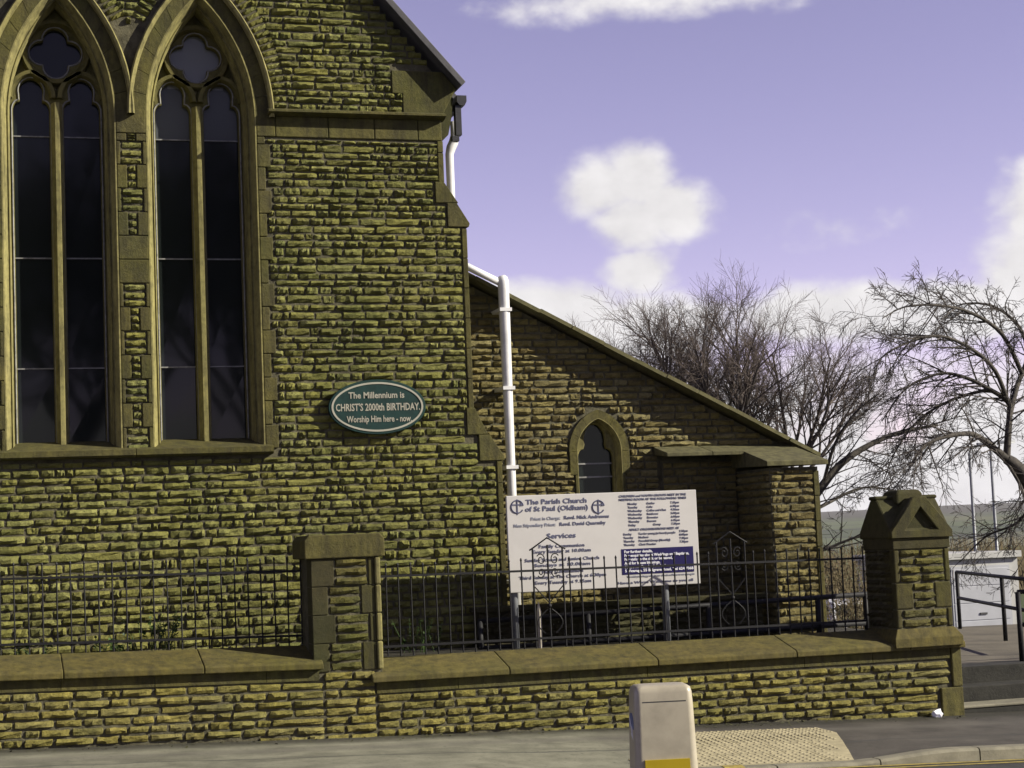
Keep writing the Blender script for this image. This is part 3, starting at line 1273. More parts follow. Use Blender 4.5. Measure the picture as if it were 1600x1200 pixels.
# --- verge and roof of the nave
vg = lambda x: 6.252 + 1.12 * (4.661 - x)
sl_ = math.atan(1.12)
nx_, nz_ = math.sin(sl_), math.cos(sl_)
m = MB()
tk = 0.07
for sgn in (1, -1):
    a = (4.66, 6.252)
    b = (APX, APZ)
    if sgn == -1:
        a = (2 * APX - a[0], a[1])
    pts = [a, (a[0] + sgn * nx_ * tk * 0.9, a[1] + nz_ * tk * 0.9), (b[0], b[1] + tk / nz_), b]
    m.prism(pts, YN - 0.155, YN + 0.3)
m.build('verge_coping', M_SLATE, ch, bevel=0.006)
for sgn in (1, -1):
    m = MB()
    a = (4.66, 6.252) if sgn == 1 else (2 * APX - 4.66, 6.252)
    b = (APX, APZ)
    m.prism([(a[0] + sgn * 0.05, a[1] - 0.03), (a[0] + sgn * (0.05 + nx_ * .05), a[1] - 0.03 + nz_ * .05), (b[0], b[1] + 0.09), (b[0], b[1])], YN + 0.305, 36)
    m.build('roof', M_SLATE, ch)
# eaves cornice, gutter and white downpipe at the right-hand corner
m = MB()
m.prism([(4.443, 5.70), (4.50, 5.74), (4.56, 5.80), (4.60, 5.98), (4.62, 6.16), (4.443, 6.30)], YN + 0.05, 35)
m.build('eaves_cornice', M_SOOT_SHADE, ch)  # dark stone: shade under the verge is put into the colour
m = MB()
gp = [(4.655, 6.20), (4.655, 6.14), (4.68, 6.10), (4.735, 6.10), (4.755, 6.14), (4.755, 6.20)]
m.prism(gp, YN + 0.02, 35)
m.box(4.64, 4.70, YN + 0.04, YN + 0.12, 5.80, 6.10)
m.box(4.60, 4.67, YN + 0.04, YN + 0.12, 5.74, 5.79)
m.build('gutter', M_GUT, ch)
m = MB()
m.tube([(4.70, YN + 0.32, 6.0), (4.70, YN + 0.32, 5.86), (4.685, YN + 0.32, 5.79), (4.655, YN + 0.32, 5.73), (4.635, YN + 0.32, 5.66), (4.635, YN + 0.32, 5.3), (4.635, YN + 0.32, 4.75)], [0.045, 0.045, 0.05, 0.05, 0.043, 0.042, 0.042], 12)
m.build('downpipe', M_WHITE, ch, True, 'short white downpipe under the nave gutter')

# --- aisle end wall
AV = lambda x: 4.385 - 0.508 * (x - 4.88)
aw_out = [(4.5, 0.4), (8.26, 0.4), (8.26, AV(8.26) - 0.03), (4.5, AV(4.5) - 0.03)]
AXW = 6.19


def small_arch(w, zb, zs=2.62, c=0.12, n=10):
    return arch(AXW, w, zb, n, zs, c)


aw = plate('aisle_wall', [aw_out, small_arch(0.241, 1.5)], YA, YA + 0.5, M_MORT, ch)
ap = lambda x, z: ((x, YA, z + rnd.uniform(-.003, .003)), 0.0, rnd.uniform(-0.010, 0.010))
for z0, z1 in courses(0.62, 4.35, 0.071):
    zm = (z0 + z1) / 2
    xr = min(8.26, 4.88 + (4.385 - z1) / 0.508 - 0.02)
    iv = [(4.97 if z1 < 2.5 else 4.72, xr)]
    hw = arch_half(0.34, z0, 2.62, 0.12) if z0 > 2.36 else 0.28
    if 1.5 < z1 and hw > 0:
        iv = subtract(iv, AXW - hw, AXW + hw)
    if z1 < 2.62:
        iv = subtract(iv, 6.84, 8.3)
    fill_row(stones, iv, z0, z1, ap, 0.11, 0.28, MS_AISLE, aw)
w2 = link('window', None, ch)
w2.location = Vector((AXW, YA, 1.5)) - wloc(ch)
w2['label'] = 'small single lancet in the aisle wall'
# flat dressed ring: blocks
for sgn in (-1, 1):
    ro, ri = 0.12 + 0.33, 0.12 + 0.244
    amax = math.acos(0.12 / ri)
    amo = math.acos(0.12 / ro)
    for k in range(3):
        a0, a1 = amax * k / 3 + 0.004, amax * (k + 1) / 3 - (0.004 if k < 2 else 0)
        b0, b1 = a0 * amo / amax, a1 * amo / amax
        pts = [(AXW - sgn * .12 + sgn * ri * math.cos(a0 + (a1 - a0) * t / 4), 2.62 + ri * math.sin(a0 + (a1 - a0) * t / 4)) for t in range(5)]
        pts += [(AXW - sgn * .12 + sgn * ro * math.cos(b0 + (b1 - b0) * t / 4), 2.62 + ro * math.sin(b0 + (b1 - b0) * t / 4)) for t in range(4, -1, -1)]
        pts = [(AXW + sgn * max(0.0, sgn * (p[0] - AXW)), p[1]) for p in pts]
        MB().prism(pts, YA - 0.03, YA + 0.1).build('arch_stone', M_DRESS, w2)
    for z0, z1, wd_ in ((2.38, 2.617, 0.33), (2.10, 2.376, 0.275), (1.80, 2.096, 0.33), (1.5, 1.796, 0.275)):
        xa, xb = sorted((AXW + sgn * 0.243, AXW + sgn * wd_))
        block('quoin', xa, xb, YA - 0.03, YA + 0.1, z0, z1, M_DRESS, w2, 0.006)
m = MB()
m.loft([[(x, YA + dy, z) for x, z in small_arch(w, 1.5)] for w, dy in ((0.246, -0.031), (0.240, -0.031), (0.222, 0.05), (0.226, 0.07), (0.217, 0.075), (0.213, 0.2))], close=False)
m.build('moulded_surround', M_JAMB, w2)


def lobe():
    LW = 0.202
    pts = [(AXW - LW, 1.5), (AXW - LW, 2.57)]
    for i in range(1, 5):
        a = math.pi / 2 * i / 4
        pts.append((AXW - LW + 0.066 * (1 - math.cos(a)), 2.57 + 0.09 * math.sin(a)))
    for i in range(15):
        a = math.pi * 1.1 - math.pi * 1.2 * i / 14
        pts.append((AXW + 0.130 * math.cos(a), 2.74 + (0.18 if math.sin(a) > 0 else 0.12) * math.sin(a)))
    for i in range(4, 0, -1):
        a = math.pi / 2 * i / 4
        pts.append((AXW + LW - 0.066 * (1 - math.cos(a)), 2.57 + 0.09 * math.sin(a)))
    return pts + [(AXW + LW, 2.57), (AXW + LW, 1.5)]


plate('tracery', [small_arch(0.235, 1.45), lobe()], YA + 0.10, YA + 0.18, M_JAMB, w2, bevel=0.01)
for a, b in ((1.48, 2.36), (2.36, 2.50), (2.50, 2.98)):
    MB().poly([(AXW - 0.22, YA + 0.16, a), (AXW + 0.22, YA + 0.16, a), (AXW + 0.22, YA + 0.163, b), (AXW - 0.22, YA + 0.163, b)]).build('pane', M_GLASS, w2)
for b in (2.36, 2.50):
    MB().box(AXW - 0.205, AXW + 0.205, YA + 0.145, YA + 0.158, b - 0.008, b + 0.008).build('glazing_bar', M_BEAD, w2)
# verge and roof of the aisle
sa = math.atan(0.508)
m = MB()
q = (8.60, AV(8.60))
p0 = (4.52, AV(4.52))
x = p0[0]
while x < q[0] - 0.05:
    x1 = min(x + 0.34, q[0])
    j = rnd.uniform(-.006, .008)
    MB().prism([(x + .002, AV(x) + j), (x1 - .002, AV(x1) + j), (x1 - .002 + .02, AV(x1) + 0.032 + j), (x + .002 + .02, AV(x) + 0.032 + j)], YA - 0.225 + rnd.uniform(-.01, .01), YA + 0.3).build('verge_slate', M_VSL, ch)
    x = x1
m = MB()
m.prism([(4.46, AV(4.46) + 0.0), (8.60, AV(8.6)), (8.62, AV(8.6) + 0.05), (4.46, AV(4.46) + 0.055)], YA + 0.305, 35)
m.build('roof', M_SLATE, ch)
m = MB()
m.box(7.9, 8.26, YA + 0.5, 34.9, 0.4, 2.45)
m.build('side_wall', M_MORT, ch)
m = MB()
m.box(8.50, 8.62, YA - 0.19, 34.9, 2.42, 2.50)
m.build('gutter', M_GUT, ch)

# projecting block and corner buttress under stone slabs
Y1, Y2 = YA - 0.05, YA - 0.85
pb = MB().box(6.87, 7.70, Y1, YA + 0.02, 0.4, 2.50).build('projecting_block', M_MORT, ch)
cb = MB().box(7.72, 8.258, Y2, YA + 0.02, 0.4, 2.36).build('corner_buttress', M_MORT, ch)
for z0, z1 in courses(0.62, 2.48, 0.075):
    fill_row(stones, [(6.87, 7.70)], z0, z1, lambda x, z: ((x, Y1, z), 0, 0), 0.14, 0.34, MS_AISLE, pb)
    
for z0, z1 in courses(0.62, 2.34, 0.079):
    fill_row(stones, [(7.72, 8.20)], z0, z1, lambda x, z: ((x, Y2, z), 0, 0), 0.14, 0.30, MS_AISLE, cb)
    fill_row(stones, [(Y2, Y1)], z0, z1, lambda y, z: ((7.72, y, z), -math.pi / 2, 0), 0.2, 0.4, MS_AISLE, cb)
z = 0.5
while z < 2.3:
    h = min(0.26, 2.34 - z)
    block('quoin', 8.20, 8.262, Y2 - 0.02, Y2 + 0.12, z + .003, z + h - .003, M_DRESS, cb, 0.006)
    z += h
for x0, x1 in ((6.79, 7.30), (7.30, 7.65)):
    MB().prism([(YA + 0.02, 2.655), (YA - 0.40, 2.565), (YA - 0.40, 2.525), (YA - 0.02, 2.56)], x0 + .002, x1 - .002, 'x').build('roof_slab', M_SLAB, ch, bevel=0.006)
for x0, x1 in ((7.655, 8.34),):
    MB().prism([(YA + 0.01, 2.652), (Y2 - 0.09, 2.425), (Y2 - 0.09, 2.375), (YA + 0.01, 2.40)], x0, x1, 'x').build('roof_slab', M_SLAB, ch, bevel=0.006)

# tall white pipe: collar at the top, sloping feed along the verge
m = MB()
py = YA - 0.28
m.tube([(5.135, py, 4.42), (5.14, py, 4.40), (5.145, py, 4.36), (5.148, py, 4.31), (5.148, py, 2.6), (5.148, py, 0.75)], [0.03, 0.052, 0.060, 0.057, 0.046, 0.046], 14)
m.build('downpipe', M_WHITE, ch, True, 'tall white downpipe down the aisle wall')
m = MB()
m.tube([(4.60, py, 4.60), (4.85, py, 4.475), (5.12, py, 4.345)], 0.036, 10)
m.build('pipe', M_WHITE, ch, True, 'white sloping pipe along the aisle verge')
for z in (4.05, 3.25, 2.45, 1.3):
    MB().box(5.085, 5.211, py - 0.06, YA, z, z + 0.035).build('pipe_bracket', M_WHITE, ch)
place_stones(stones, 300)

# --- oval plaque fixed to the nave wall
pl = empty('plaque', (3.707, YN - 0.09, 3.07), 'dark green oval plaque with cream lettering on the church wall', 'plaque')


def ell(a, b, n=56):
    return [(3.707 + a * math.cos(2 * math.pi * i / n), 3.07 + b * math.sin(2 * math.pi * i / n)) for i in range(n)]


plate('board', [ell(.475, .262)], YN - 0.10, YN - 0.055, M_GREEN, pl, bevel=0.004)
plate('rim', [ell(.452, .240), ell(.434, .222)], YN - 0.106, YN - 0.099, M_CREAM, pl)
yt = YN - 0.103
lettering('The Millennium is', 3.700, 3.155, .086, yt, M_CREAM, pl, 'CENTER', .0016, .55)
lettering("CHRIST'S 2000th BIRTHDAY.", 3.712, 3.035, .098, yt, M_CREAM, pl, 'CENTER', .0018, .83)
lettering('Worship Him here - now.', 3.722, 2.925, .086, yt, M_CREAM, pl, 'CENTER', .0016, .64)
m = MB()
for dx in (-0.28, 0.28):
    m.box(3.707 + dx - .02, 3.707 + dx + .02, YN - 0.055, YN + 0.01, 3.05, 3.09)
m.build('fixing', M_GUT, pl)

# ------------------------------------------------------------------ roadside boundary wall
YW = 15.5
bw = empty('boundary_wall', (4.5, YW, 0), 'low golden stone boundary wall with sloped coping along the pavement', 'wall')
wst = []


def cope_z(x):
    """underside of coping at the front"""
    return 0.757 - 0.0234 * x if x < 3.05 else 0.549 - 0.003 * (x - 3.2)


m = MB()
for x0, x1 in ((-4.0, 3.05), (3.05, 9.03)):
    t0, t1 = cope_z(x0 if x0 < 3.05 else 3.1), cope_z(x1 if x1 > 3.1 else 3.04)
    n = len(m.v)
    m.prism([(x0, gz(x0, YW) - 0.3), (x1, gz(x1, YW) - 0.3), (x1, t1 - 0.002), (x0, t0 - 0.002)], YW, YW + 0.40)
core = m.build('wall_core', M_MORT, bw)
wslope = -0.030
nrow = 6
PITCH = 0.076
for k in range(12):
    # courses measured down from the coping
    for (x0, x1) in ((-1.2, 2.84), (2.84, 3.30), (3.30, 8.78)):
        off = 0.0
        if x0 < 2.9:
            top = lambda x: 0.757 - 0.0234 * x - 0.105
        else:
            top = lambda x: 0.445 - 0.006 * (x - 3.2)
        if x0 == 2.84:
            top = lambda x: 0.66 - 0.012 * (x - 2.84)
        x = x0
        while x < x1 - 1e-4:
            w = rnd.uniform(0.13, 0.33)
            if x + w > x1 - 0.15:
                w = x1 - x
            xm = x + w / 2
            zt = top(xm) - PITCH * k
            zb = zt - PITCH
            if x0 > 3.2 and x + w > 8.77 and zb > 0.15:
                w = 8.91 - x
                xm = x + w / 2
            if zb < gz(xm, YW) - 0.05:
                x += w
                continue
            wst.append(Stone((xm, YW, (zt + zb) / 2), w - 0.012, PITCH * rnd.uniform(.9, 1.05) - 0.009, 0, rnd.uniform(-.012, .012) + 0.0234 if x0 < 2.84 else 0.006, MS_WALL, bw))
            x += w
# end quoins at the right
for z0, z1, xq in ((-0.3, 0.155, 8.80), (0.16, 0.545, 8.93)):
    block('quoin', xq, 9.035, YW - 0.03, YW + 0.42, z0, z1, M_DRESS, bw, 0.01)
# dressed course under the coping, then coping stones
x = -3.0
while x < 8.92:
    lim = 2.80 if x < 2.8 else 8.925
    w = min(rnd.uniform(0.7, 1.1), lim - x)
    if lim - (x + w) < 0.3:
        w = lim - x
    zt0, zt1 = cope_z(x + .01), cope_z(x + w - .01)
    m = MB()
    m.prism([(x + .003, zt0 - 0.098), (x + w - .003, zt1 - 0.098), (x + w - .003, zt1 - .001), (x + .003, zt0 - .001)], YW - 0.018, YW + 0.2)
    m.build('bed_stone', M_DRESS, bw)
    x += w
    if abs(x - 2.80) < 1e-3:
        x = 3.30
x = -3.1
while x < 9.0:
    lim = 2.83 if x < 2.83 else 9.06
    w = min(rnd.uniform(1.15, 1.5), lim - x)
    if lim - (x + w) < 0.5:
        w = lim - x
    c0, c1 = cope_z(x + .01), cope_z(x + w - .01)
    m = MB()
    sec = [(YW - 0.085, 0.0), (YW - 0.085, 0.05), (YW - 0.06, 0.068), (YW + 0.40, 0.185), (YW + 0.46, 0.185), (YW + 0.46, 0.0)]
    m.loft([[(xx, a, b + c) for a, b in sec] for xx, c in ((x + .003, c0), (x + w - .003, c1))][::-1])
    m.build('coping_stone', M_COPE, bw, bevel=0.008)
    x += w
    if abs(x - 2.83) < 1e-3:
        x = 3.25
# intermediate pier
ip = MB().box(2.76, 3.36, YW + 0.005, YW + 0.54, 0.45, 1.64).build('pier', M_MORT, bw)
MB().prism([(2.70, 1.64), (3.41, 1.64), (3.41, 1.80), (3.37, 1.845), (2.74, 1.845), (2.70, 1.80)], YW - 0.04, YW + 0.60).build('cap_stone', M_DRESS, ip, bevel=0.01)
k = 0
z = 0.66
while z < 1.63:
    h = min(0.245, 1.638 - z)
    a, b = (0.20, 0.10) if k % 2 else (0.14, 0.17)
    block('quoin', 2.755, 2.755 + a, YW - 0.015, YW + 0.2, z + .003, z + h - .003, M_SOOT_SHADE, ip, 0.006)
    block('quoin', 3.365 - b, 3.318, YW - 0.008, YW + 0.2, z + .003, z + h - .003, M_DPIL, ip, 0.006)
    block('quoin', 3.320, 3.368, YW - 0.03, YW + 0.2, z + .003, z + h - .003, M_JAMB, ip, 0.012)  # sunlit edge painted as a strip of paler stone
    for j in range(3):
        x0, x1 = 2.755 + a + .006, 3.365 - b - .006
        wst.append(Stone(((x0 + x1) / 2, YW + 0.005, z + h * (j + .5) / 3), x1 - x0 - .01, h / 3 - .011, 0, 0, MS_PIER, ip))
    z += h
    k += 1
place_stones(wst, 300)

# gate pillar at the end of the wall
gp_ = empty('gate_pillar', (8.66, 15.76, 0.55), 'dark stone gate pillar with gabled cap at the end of the wall', 'pillar')
PX0, PX1, PY0, PY1 = 8.37, 8.955, 15.46, 16.04
core2 = MB().box(PX0, PX1, PY0, PY1, 0.55, 1.62).build('shaft', M_MORT, gp_)
MB().loft([[(PX0 - d, PY0 - d, z), (PX1 + d, PY0 - d, z), (PX1 + d, PY1 + d, z), (PX0 - d, PY1 + d, z)] for d, z in ((0.07, 0.56), (0.07, 0.645), (0.012, 0.735))]).build('plinth', M_COPE, gp_, bevel=0.006)
pst = []
layers = [(0.74, 0.92, .05, .05, 2), (0.92, 1.17, .18, .17, 3), (1.17, 1.49, .05, .05, 4)]
for z0, z1, a, b, nr in layers:
    block('quoin', PX0 - .004, PX0 + a, PY0 - .012, PY0 + .2, z0 + .003, z1 - .003, M_DPIL, gp_, .012)
    block('quoin', PX1 - b, PX1 + .004, PY0 - .012, PY0 + .2, z0 + .003, z1 - .003, M_DPIL, gp_, .012)
    for j in range(nr):
        za, zb_ = z0 + (z1 - z0) * j / nr, z0 + (z1 - z0) * (j + 1) / nr
        x0, x1 = PX0 + a, PX1 - b
        cuts = [x0, x1] if x1 - x0 < .3 else [x0, x0 + (x1 - x0) * rnd.uniform(.3, .7), x1]
        for u, v in zip(cuts[:-1], cuts[1:]):
            pst.append(Stone(((u + v) / 2, PY0, (za + zb_) / 2), v - u - .014, zb_ - za - .014, 0, 0, MS_PIER, gp_))
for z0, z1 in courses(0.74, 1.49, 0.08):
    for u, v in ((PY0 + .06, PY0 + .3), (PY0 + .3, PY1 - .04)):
        pst.append(Stone((PX0, (u + v) / 2, (z0 + z1) / 2), v - u - .014, z1 - z0 - .014, -math.pi / 2, 0, M_SOOT_SHADE, gp_))  # left face away from the sun: its shade is put into darker stone
place_stones(pst, 300)
MB().box(PX0 - .012, PX1 + .012, PY0 - .022, PY1 + .012, 1.492, 1.60).build('band_stone', M_SOOT_SHADE, gp_, bevel=.006)
# cross-gabled cap
m = MB()
xc_, yc_ = (PX0 + PX1) / 2, (PY0 + PY1) / 2
hx = (PX1 - PX0) / 2 + 0.03
AP = 2.00
sec = [(-hx, 1.602), (hx, 1.602), (hx, 1.66), (0.06, AP - 0.02), (-0.06, AP - 0.02), (-hx, 1.66)]
m.prism([(yc_ + a, b - 0.004) for a, b in sec], PX0 - 0.035, PX1 + 0.035, 'x')
m.build('gable_cap', M_SOOT_SHADE, gp_, bevel=.018)
plate('gablet', [[(xc_ + a * 1.0, b) for a, b in sec], [(xc_ - 0.19, 1.665), (xc_ + 0.19, 1.665), (xc_, 1.90)]], PY0 - 0.05, PY0 + 0.03, M_DPIL, gp_, bevel=.006)
m = MB()
m.prism([(xc_ + a * .985, b - 0.002) for a, b in sec], PY0 + 0.034, PY1 + 0.03)
m.build('gable_cap', M_SOOT_SHADE, gp_, bevel=.004)
m = MB()
m.prism([(xc_ - 0.2, 1.655), (xc_ + 0.2, 1.655), (xc_, 1.915)], PY0 - 0.004, PY0 + 0.032)
m.build('panel', M_SOOT_SHADE, gp_)
MB().box(PX0 - .05, PX1 + .05, yc_ - .07, yc_ + .07, AP - .03, AP + .01).build('ridge_stone', M_SOOT_SHADE, gp_, bevel=.022)
MB().loft([[(xc_ - a, yc_ - a, z), (xc_ + a, yc_ - a, z), (xc_ + a, yc_ + a, z), (xc_ - a, yc_ + a, z)] for a, z in ((.15, AP - .08), (.14, AP + .04), (.11, AP + .065))]).build('finial', M_SOOT_SHADE, gp_, bevel=.02)

# ------------------------------------------------------------------ railings on the wall
YF = 15.95


def railing(name, xa, xb, zrail, ztip, zbot, slope, label, panels=(), group='iron railings on the wall'):
    f = empty(name, ((xa + xb) / 2, YF, zbot(xa)), label, 'railing', group)
    n = int(round((xb - xa) / 0.118))
    for z_, hh in ((zrail, .010), (lambda x: zbot(x) + .10, .010)):
        m = MB()
        m.prism([(xa, z_(xa) - hh), (xb, z_(xb) - hh), (xb, z_(xb) + hh), (xa, z_(xa) + hh)], YF - .018, YF + .018)
        m.build('rail', M_IRON, f)
    for i in range(n + 1):
        x = xa + (xb - xa) * i / n
        inp = any(abs(x - c) < 0.15 for c in panels)
        if inp:
            continue
        t = ztip(x) + rnd.uniform(-.006, .006)
        m = MB()
        j = rnd.uniform(-.004, .004)
        m.tube([(x, YF, zbot(x) + .0), (x + j, YF, t - .03), (x + j, YF, t - .02), (x + j, YF, t)], [.0075, .0075, .0115, .004], 6)
        m.build('bar', M_IRON, f)
    for c in panels:
        p = link('scroll_panel', None, f)
        p.location = Vector((c, YF, zrail(c))) - wloc(f)
        zr, zb_ = zrail(c), zbot(c)
        for dx in (-.145, 0, .145):
            top = zr + .205 if dx else zr + .235
            MB().tube([(c + dx, YF, zb_), (c + dx, YF, top)], .009, 6).build('bar', M_IRON, p)
        MB().tube([(c - .175, YF, zr + .19), (c - .145, YF, zr + .207), (c, YF, zr + .30), (c + .145, YF, zr + .207), (c + .175, YF, zr + .19)], .008, 5).build('gable_bar', M_IRON, p)
        for sg in (-1, 1):
            for zc, s_, up in ((zr + .10, .045, 1), (zr - .02, .04, -1)):
                pts = []
                for i in range(20):
                    a = i / 19 * math.pi * 2.6
                    r_ = s_ * (1 - i / 26)
                    pts.append((c + sg * (.068 + r_ * math.cos(a + .6)), YF, zc + up * r_ * math.sin(a + .6) * 1.25))
                MB().tube(pts, .0055, 5).build('scroll', M_IRON, p)
            MB().tube([(c, YF, zr - .30), (c + sg * .145, YF, zr - .14)], .006, 5).build('scroll', M_IRON, p)
            pts = []
            for i in range(12):
                a = i / 11
                pts.append((c + sg * (.02 + .10 * math.sin(a * math.pi * .9)), YF, zr - .36 - .22 * a))
            MB().tube(pts, .0055, 5).build('scroll', M_IRON, p)
        m = MB()
        m.loft([[(c + r_ * math.cos(k * math.pi / 4), YF + r_ * math.sin(k * math.pi / 4), zr - .33 + z_) for k in range(8)] for r_, z_ in ((.004, -.022), (.02, -.01), (.02, .01), (.004, .022))])
        m.build('boss', M_IRON, p, True)
    return f


zl = lambda x: cope_z(min(x, 3.0)) + 0.165
railing('iron_railing', -3.0, 2.74, lambda x: 1.585 - .021 * x * .8, lambda x: 1.722 - .021 * x, lambda x: 0.93 - .0234 * x, 0,
        'black iron railing left of the pier with ivy weeds at its foot')
railing('iron_railing', 3.40, 8.30, lambda x: 1.455 - .008 * (x - 3.5), lambda x: 1.572 - .008 * (x - 3.5), lambda x: 0.725 - .003 * (x - 3.2), 0,
        'black iron railing right of the pier with two scrolled panels', (5.06, 6.90))

# dark low wall of the ramp under the notice board
lw = empty('ramp_wall', (6.1, 16.75, .6), 'dark low wall behind the railing under the notice board', 'wall')
lwb = MB().box(4.60, 7.56, 16.75, 16.95, .5, 1.05).build('wall_core', M_SOOT_SHADE, lw)
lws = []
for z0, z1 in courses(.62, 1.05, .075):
    fill_row(lws, [(4.60, 7.56)], z0, z1, lambda x, z: ((x, 16.75, z), 0, 0), .14, .34, M_SOOT_SHADE, lw)
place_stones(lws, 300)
MB().box(4.56, 7.60, 16.70, 17.0, 1.052, 1.10).build('coping', M_SOOT_SHADE, lw, bevel=.01)

# handrail behind the railing
hr = empty('ramp_handrail', (6.2, 16.55, .7), 'black tubular handrail running behind the scrolled railing to the gate pillar', 'handrail')
YH = 16.45
for z0, z1 in ((0.985, 1.045), (0.73, 0.755)):
    MB().tube([(4.50, YH, z0), (8.60, YH, z1)], .026, 10).build('rail', M_IRON, hr, True)
for x in (4.52, 5.6, 6.85, 8.03, 8.56):
    MB().tube([(x, YH, .6), (x, YH, .985 + (x - 4.5) * .0146)], .028, 10).build('post', M_IRON, hr, True)

# ------------------------------------------------------------------ notice board
nb = empty('notice_board', (5.75, 16.32, .7), 'white church notice board with blue panel on two posts behind the railing', 'notice board')
BX0, BX1, BZ0, BZ1 = 4.785, 6.72, 1.238, 2.152
BY = 16.30
MB().box(BX0, BX1, BY, BY + .035, BZ0, BZ1).build('board', M_BOARD, nb, bevel=.006)
for x, z in ((4.845, 1.3), (6.375, 1.3)):
    MB().tube([(x, BY + .075, .55), (x, BY + .075, 2.08)], .036, 12).build('post', M_GREYPOST, nb, True)
BW, BH = BX1 - BX0, BZ1 - BZ0
ty = BY - .003


def TX(s, u, v, h, mat=None, align='CENTER', bold=.0004, width=None, y=ty):
    lettering(s, BX0 + u * BW, BZ1 - v * BH, h, y, mat or M_INK, nb, align, bold, width * BW if width else None)


TX('The Parish Church', .258, .095, .066, None, bold=.0012, width=.315)
TX('of St Paul (Oldham)', .258, .168, .066, None, bold=.0012, width=.325)
TX('Priest in Charge:', .275, .262, .044, M_PALEINK, 'RIGHT')
TX('Revd. Nick Andrewes', .292, .262, .046, None, 'LEFT', .0008, .235)
TX('Non Stipendiary Priest:', .25, .328, .044, M_PALEINK, 'RIGHT', width=.215)
TX('Revd. David Quarmby', .268, .328, .046, None, 'LEFT', .0008, .24)
TX('Services', .275, .455, .068, None, bold=.001, width=.15)
TX('Family Communion', .275, .552, .046, width=.235)
TX('Every Sunday at 10.00am', .275, .606, .046, width=.30)
TX('Sunday School and Junior Church', .275, .69, .044, width=.385)
TX('Sundays at 10.00am', .275, .745, .044, width=.29)
TX('Holy Communion', .275, .815, .044, width=.21)
TX('Third Sunday at The Church at 6.30pm', .275, .868, .044, width=.45)
TX('Every Tuesday at 9.15am', .275, .925, .044, width=.29)
TX('CHILDREN and YOUTH GROUPS MEET IN THE', .765, .055, .030, None, width=.36, bold=.0006)
TX('MEETING ROOM AT THE FOLLOWING TIMES', .765, .092, .030, None, width=.36, bold=.0006)
rows_ = [('Monday', 'Guides', '7.15pm'), ('Tuesday', 'Cubs', '6.30pm'), ('Wednesday', 'Coffee and Chat', '9.30am'), ('Wednesday', 'Rainbows', '5.00pm'),
         ('Wednesday', 'Brownies', '6.00pm'), ('Thursday', 'Beavers', '6.15pm'), ('Friday', '       Group', '7.30pm')]
for i, (a, b, c) in enumerate(rows_):
    v = .137 + .0375 * i
    TX(a, .63, v, .030, M_INK, 'LEFT')
    TX(b, .73, v, .030, M_INK, 'LEFT')
    TX(c, .905, v, .030, M_INK, 'RIGHT')
TX('ADULT ORGANISATIONS MEET AT', .765, .41, .030, None, width=.27, bold=.0006)
rows_ = [('Sunday', 'Tea for young (at heart) people', '2.30pm'), ('Tuesday', 'Mothers', '8.00pm'), ('Thursday', 'Parochial Group (Monthly)', '7.30pm'), ('Thursday', 'Choir Practice', '7.30pm')]
for i, (a, b, c) in enumerate(rows_):
    v = .455 + .0375 * i
    TX(a, .60, v, .030, M_INK, 'LEFT')
    TX(b, .68, v, .030, M_INK, 'LEFT')
    TX(c, .945, v - .012, .030, M_INK, 'RIGHT')
MB().box(BX0 + .585 * BW, BX0 + .968 * BW, BY - .004, BY + .002, BZ1 - .868 * BH, BZ1 - .600 * BH).build('blue_panel', M_BLUE, nb)
for i, (s, w) in enumerate((('For further details,', .15), ('For enquiries about Weddings and Baptisms,', .345), ('For visits to the sick or bereaved,', .255), ('And for house blessings,', .19),
                            ('Please see Revd. Nick Andrewes', .265), ('5 Vicarage, 55 Belgrave Road, Tel 624 7068', .365))):
    TX(s, .598, .643 + .040 * i, .036, M_WINK, 'LEFT', .0010, w, BY - .006)
TX('We wish you a happy visit to our church and hope to see you again', .79, .90, .026, M_PALEINK, width=.36)
TX('Have a Warm Welcome to you all', .76, .965, .034, None, width=.40, bold=.0006)


def emblem(u, v):
    cx, cz, r = BX0 + u * BW, BZ1 - v * BH, .060
    m = MB()
    pts = []
    for i in range(29):
        a = math.radians(8 + 320 * i / 28)
        pts.append((cx + r * math.cos(a), ty, cz + r * math.sin(a)))
    m.tube(pts, .006, 4)
    m.box(cx - .004, cx + .004, ty - .003, ty + .002, cz - .075, cz + .07)
    m.box(cx - r, cx + r * .98, ty - .0025, ty + .002, cz + .014, cz + .024)
    m.prism([(cx + r * .55, cz + .036), (cx + r * .55, cz + .002), (cx + r * 1.0, cz + .019)], ty - .0035, ty + .002)
    m.build('emblem', M_INK, nb)


emblem(.055, .115)
emblem(.475, .145)

# pointed pale stake in front of the board
m = MB()
m.tube([(5.015, 16.15, .6), (5.015, 16.15, 1.06), (5.012, 16.15, 1.15)], [.022, .022, .003], 6)
m.thing('timber_stake', M_STAKE, 'pale pointed stake standing below the notice board behind the railing', 'stake', (5.015, 16.15, .6))

# ------------------------------------------------------------------ bollard on the traffic island
isl = MB()
BXc, BYc = 3.275, 8.55
ipts = [(BXc - .9 + .55 * math.cos(a), BYc + .55 * math.sin(a)) for a in [math.pi / 2 + math.pi * k / 10 for k in range(11)]]
ipts += [(BXc + .9 + .55 * math.cos(a), BYc + .55 * math.sin(a)) for a in [-math.pi / 2 + math.pi * k / 10 for k in range(11)]]
ZI = gz(BXc, KY) - .105 + .02 * 6 * .6 * .8 + .11
isl.prism(ipts, ZI - .25, ZI, 'z')
o = isl.build('traffic_island', M_KERB)
o['kind'] = 'structure'
o['label'] = 'kerbed island in the road under the bollard'
bo = empty('bollard', (BXc, BYc, ZI), 'cream plastic traffic bollard with a yellow panel standing in the road', 'bollard')
bo.rotation_euler = (0, 0, -math.radians(12))


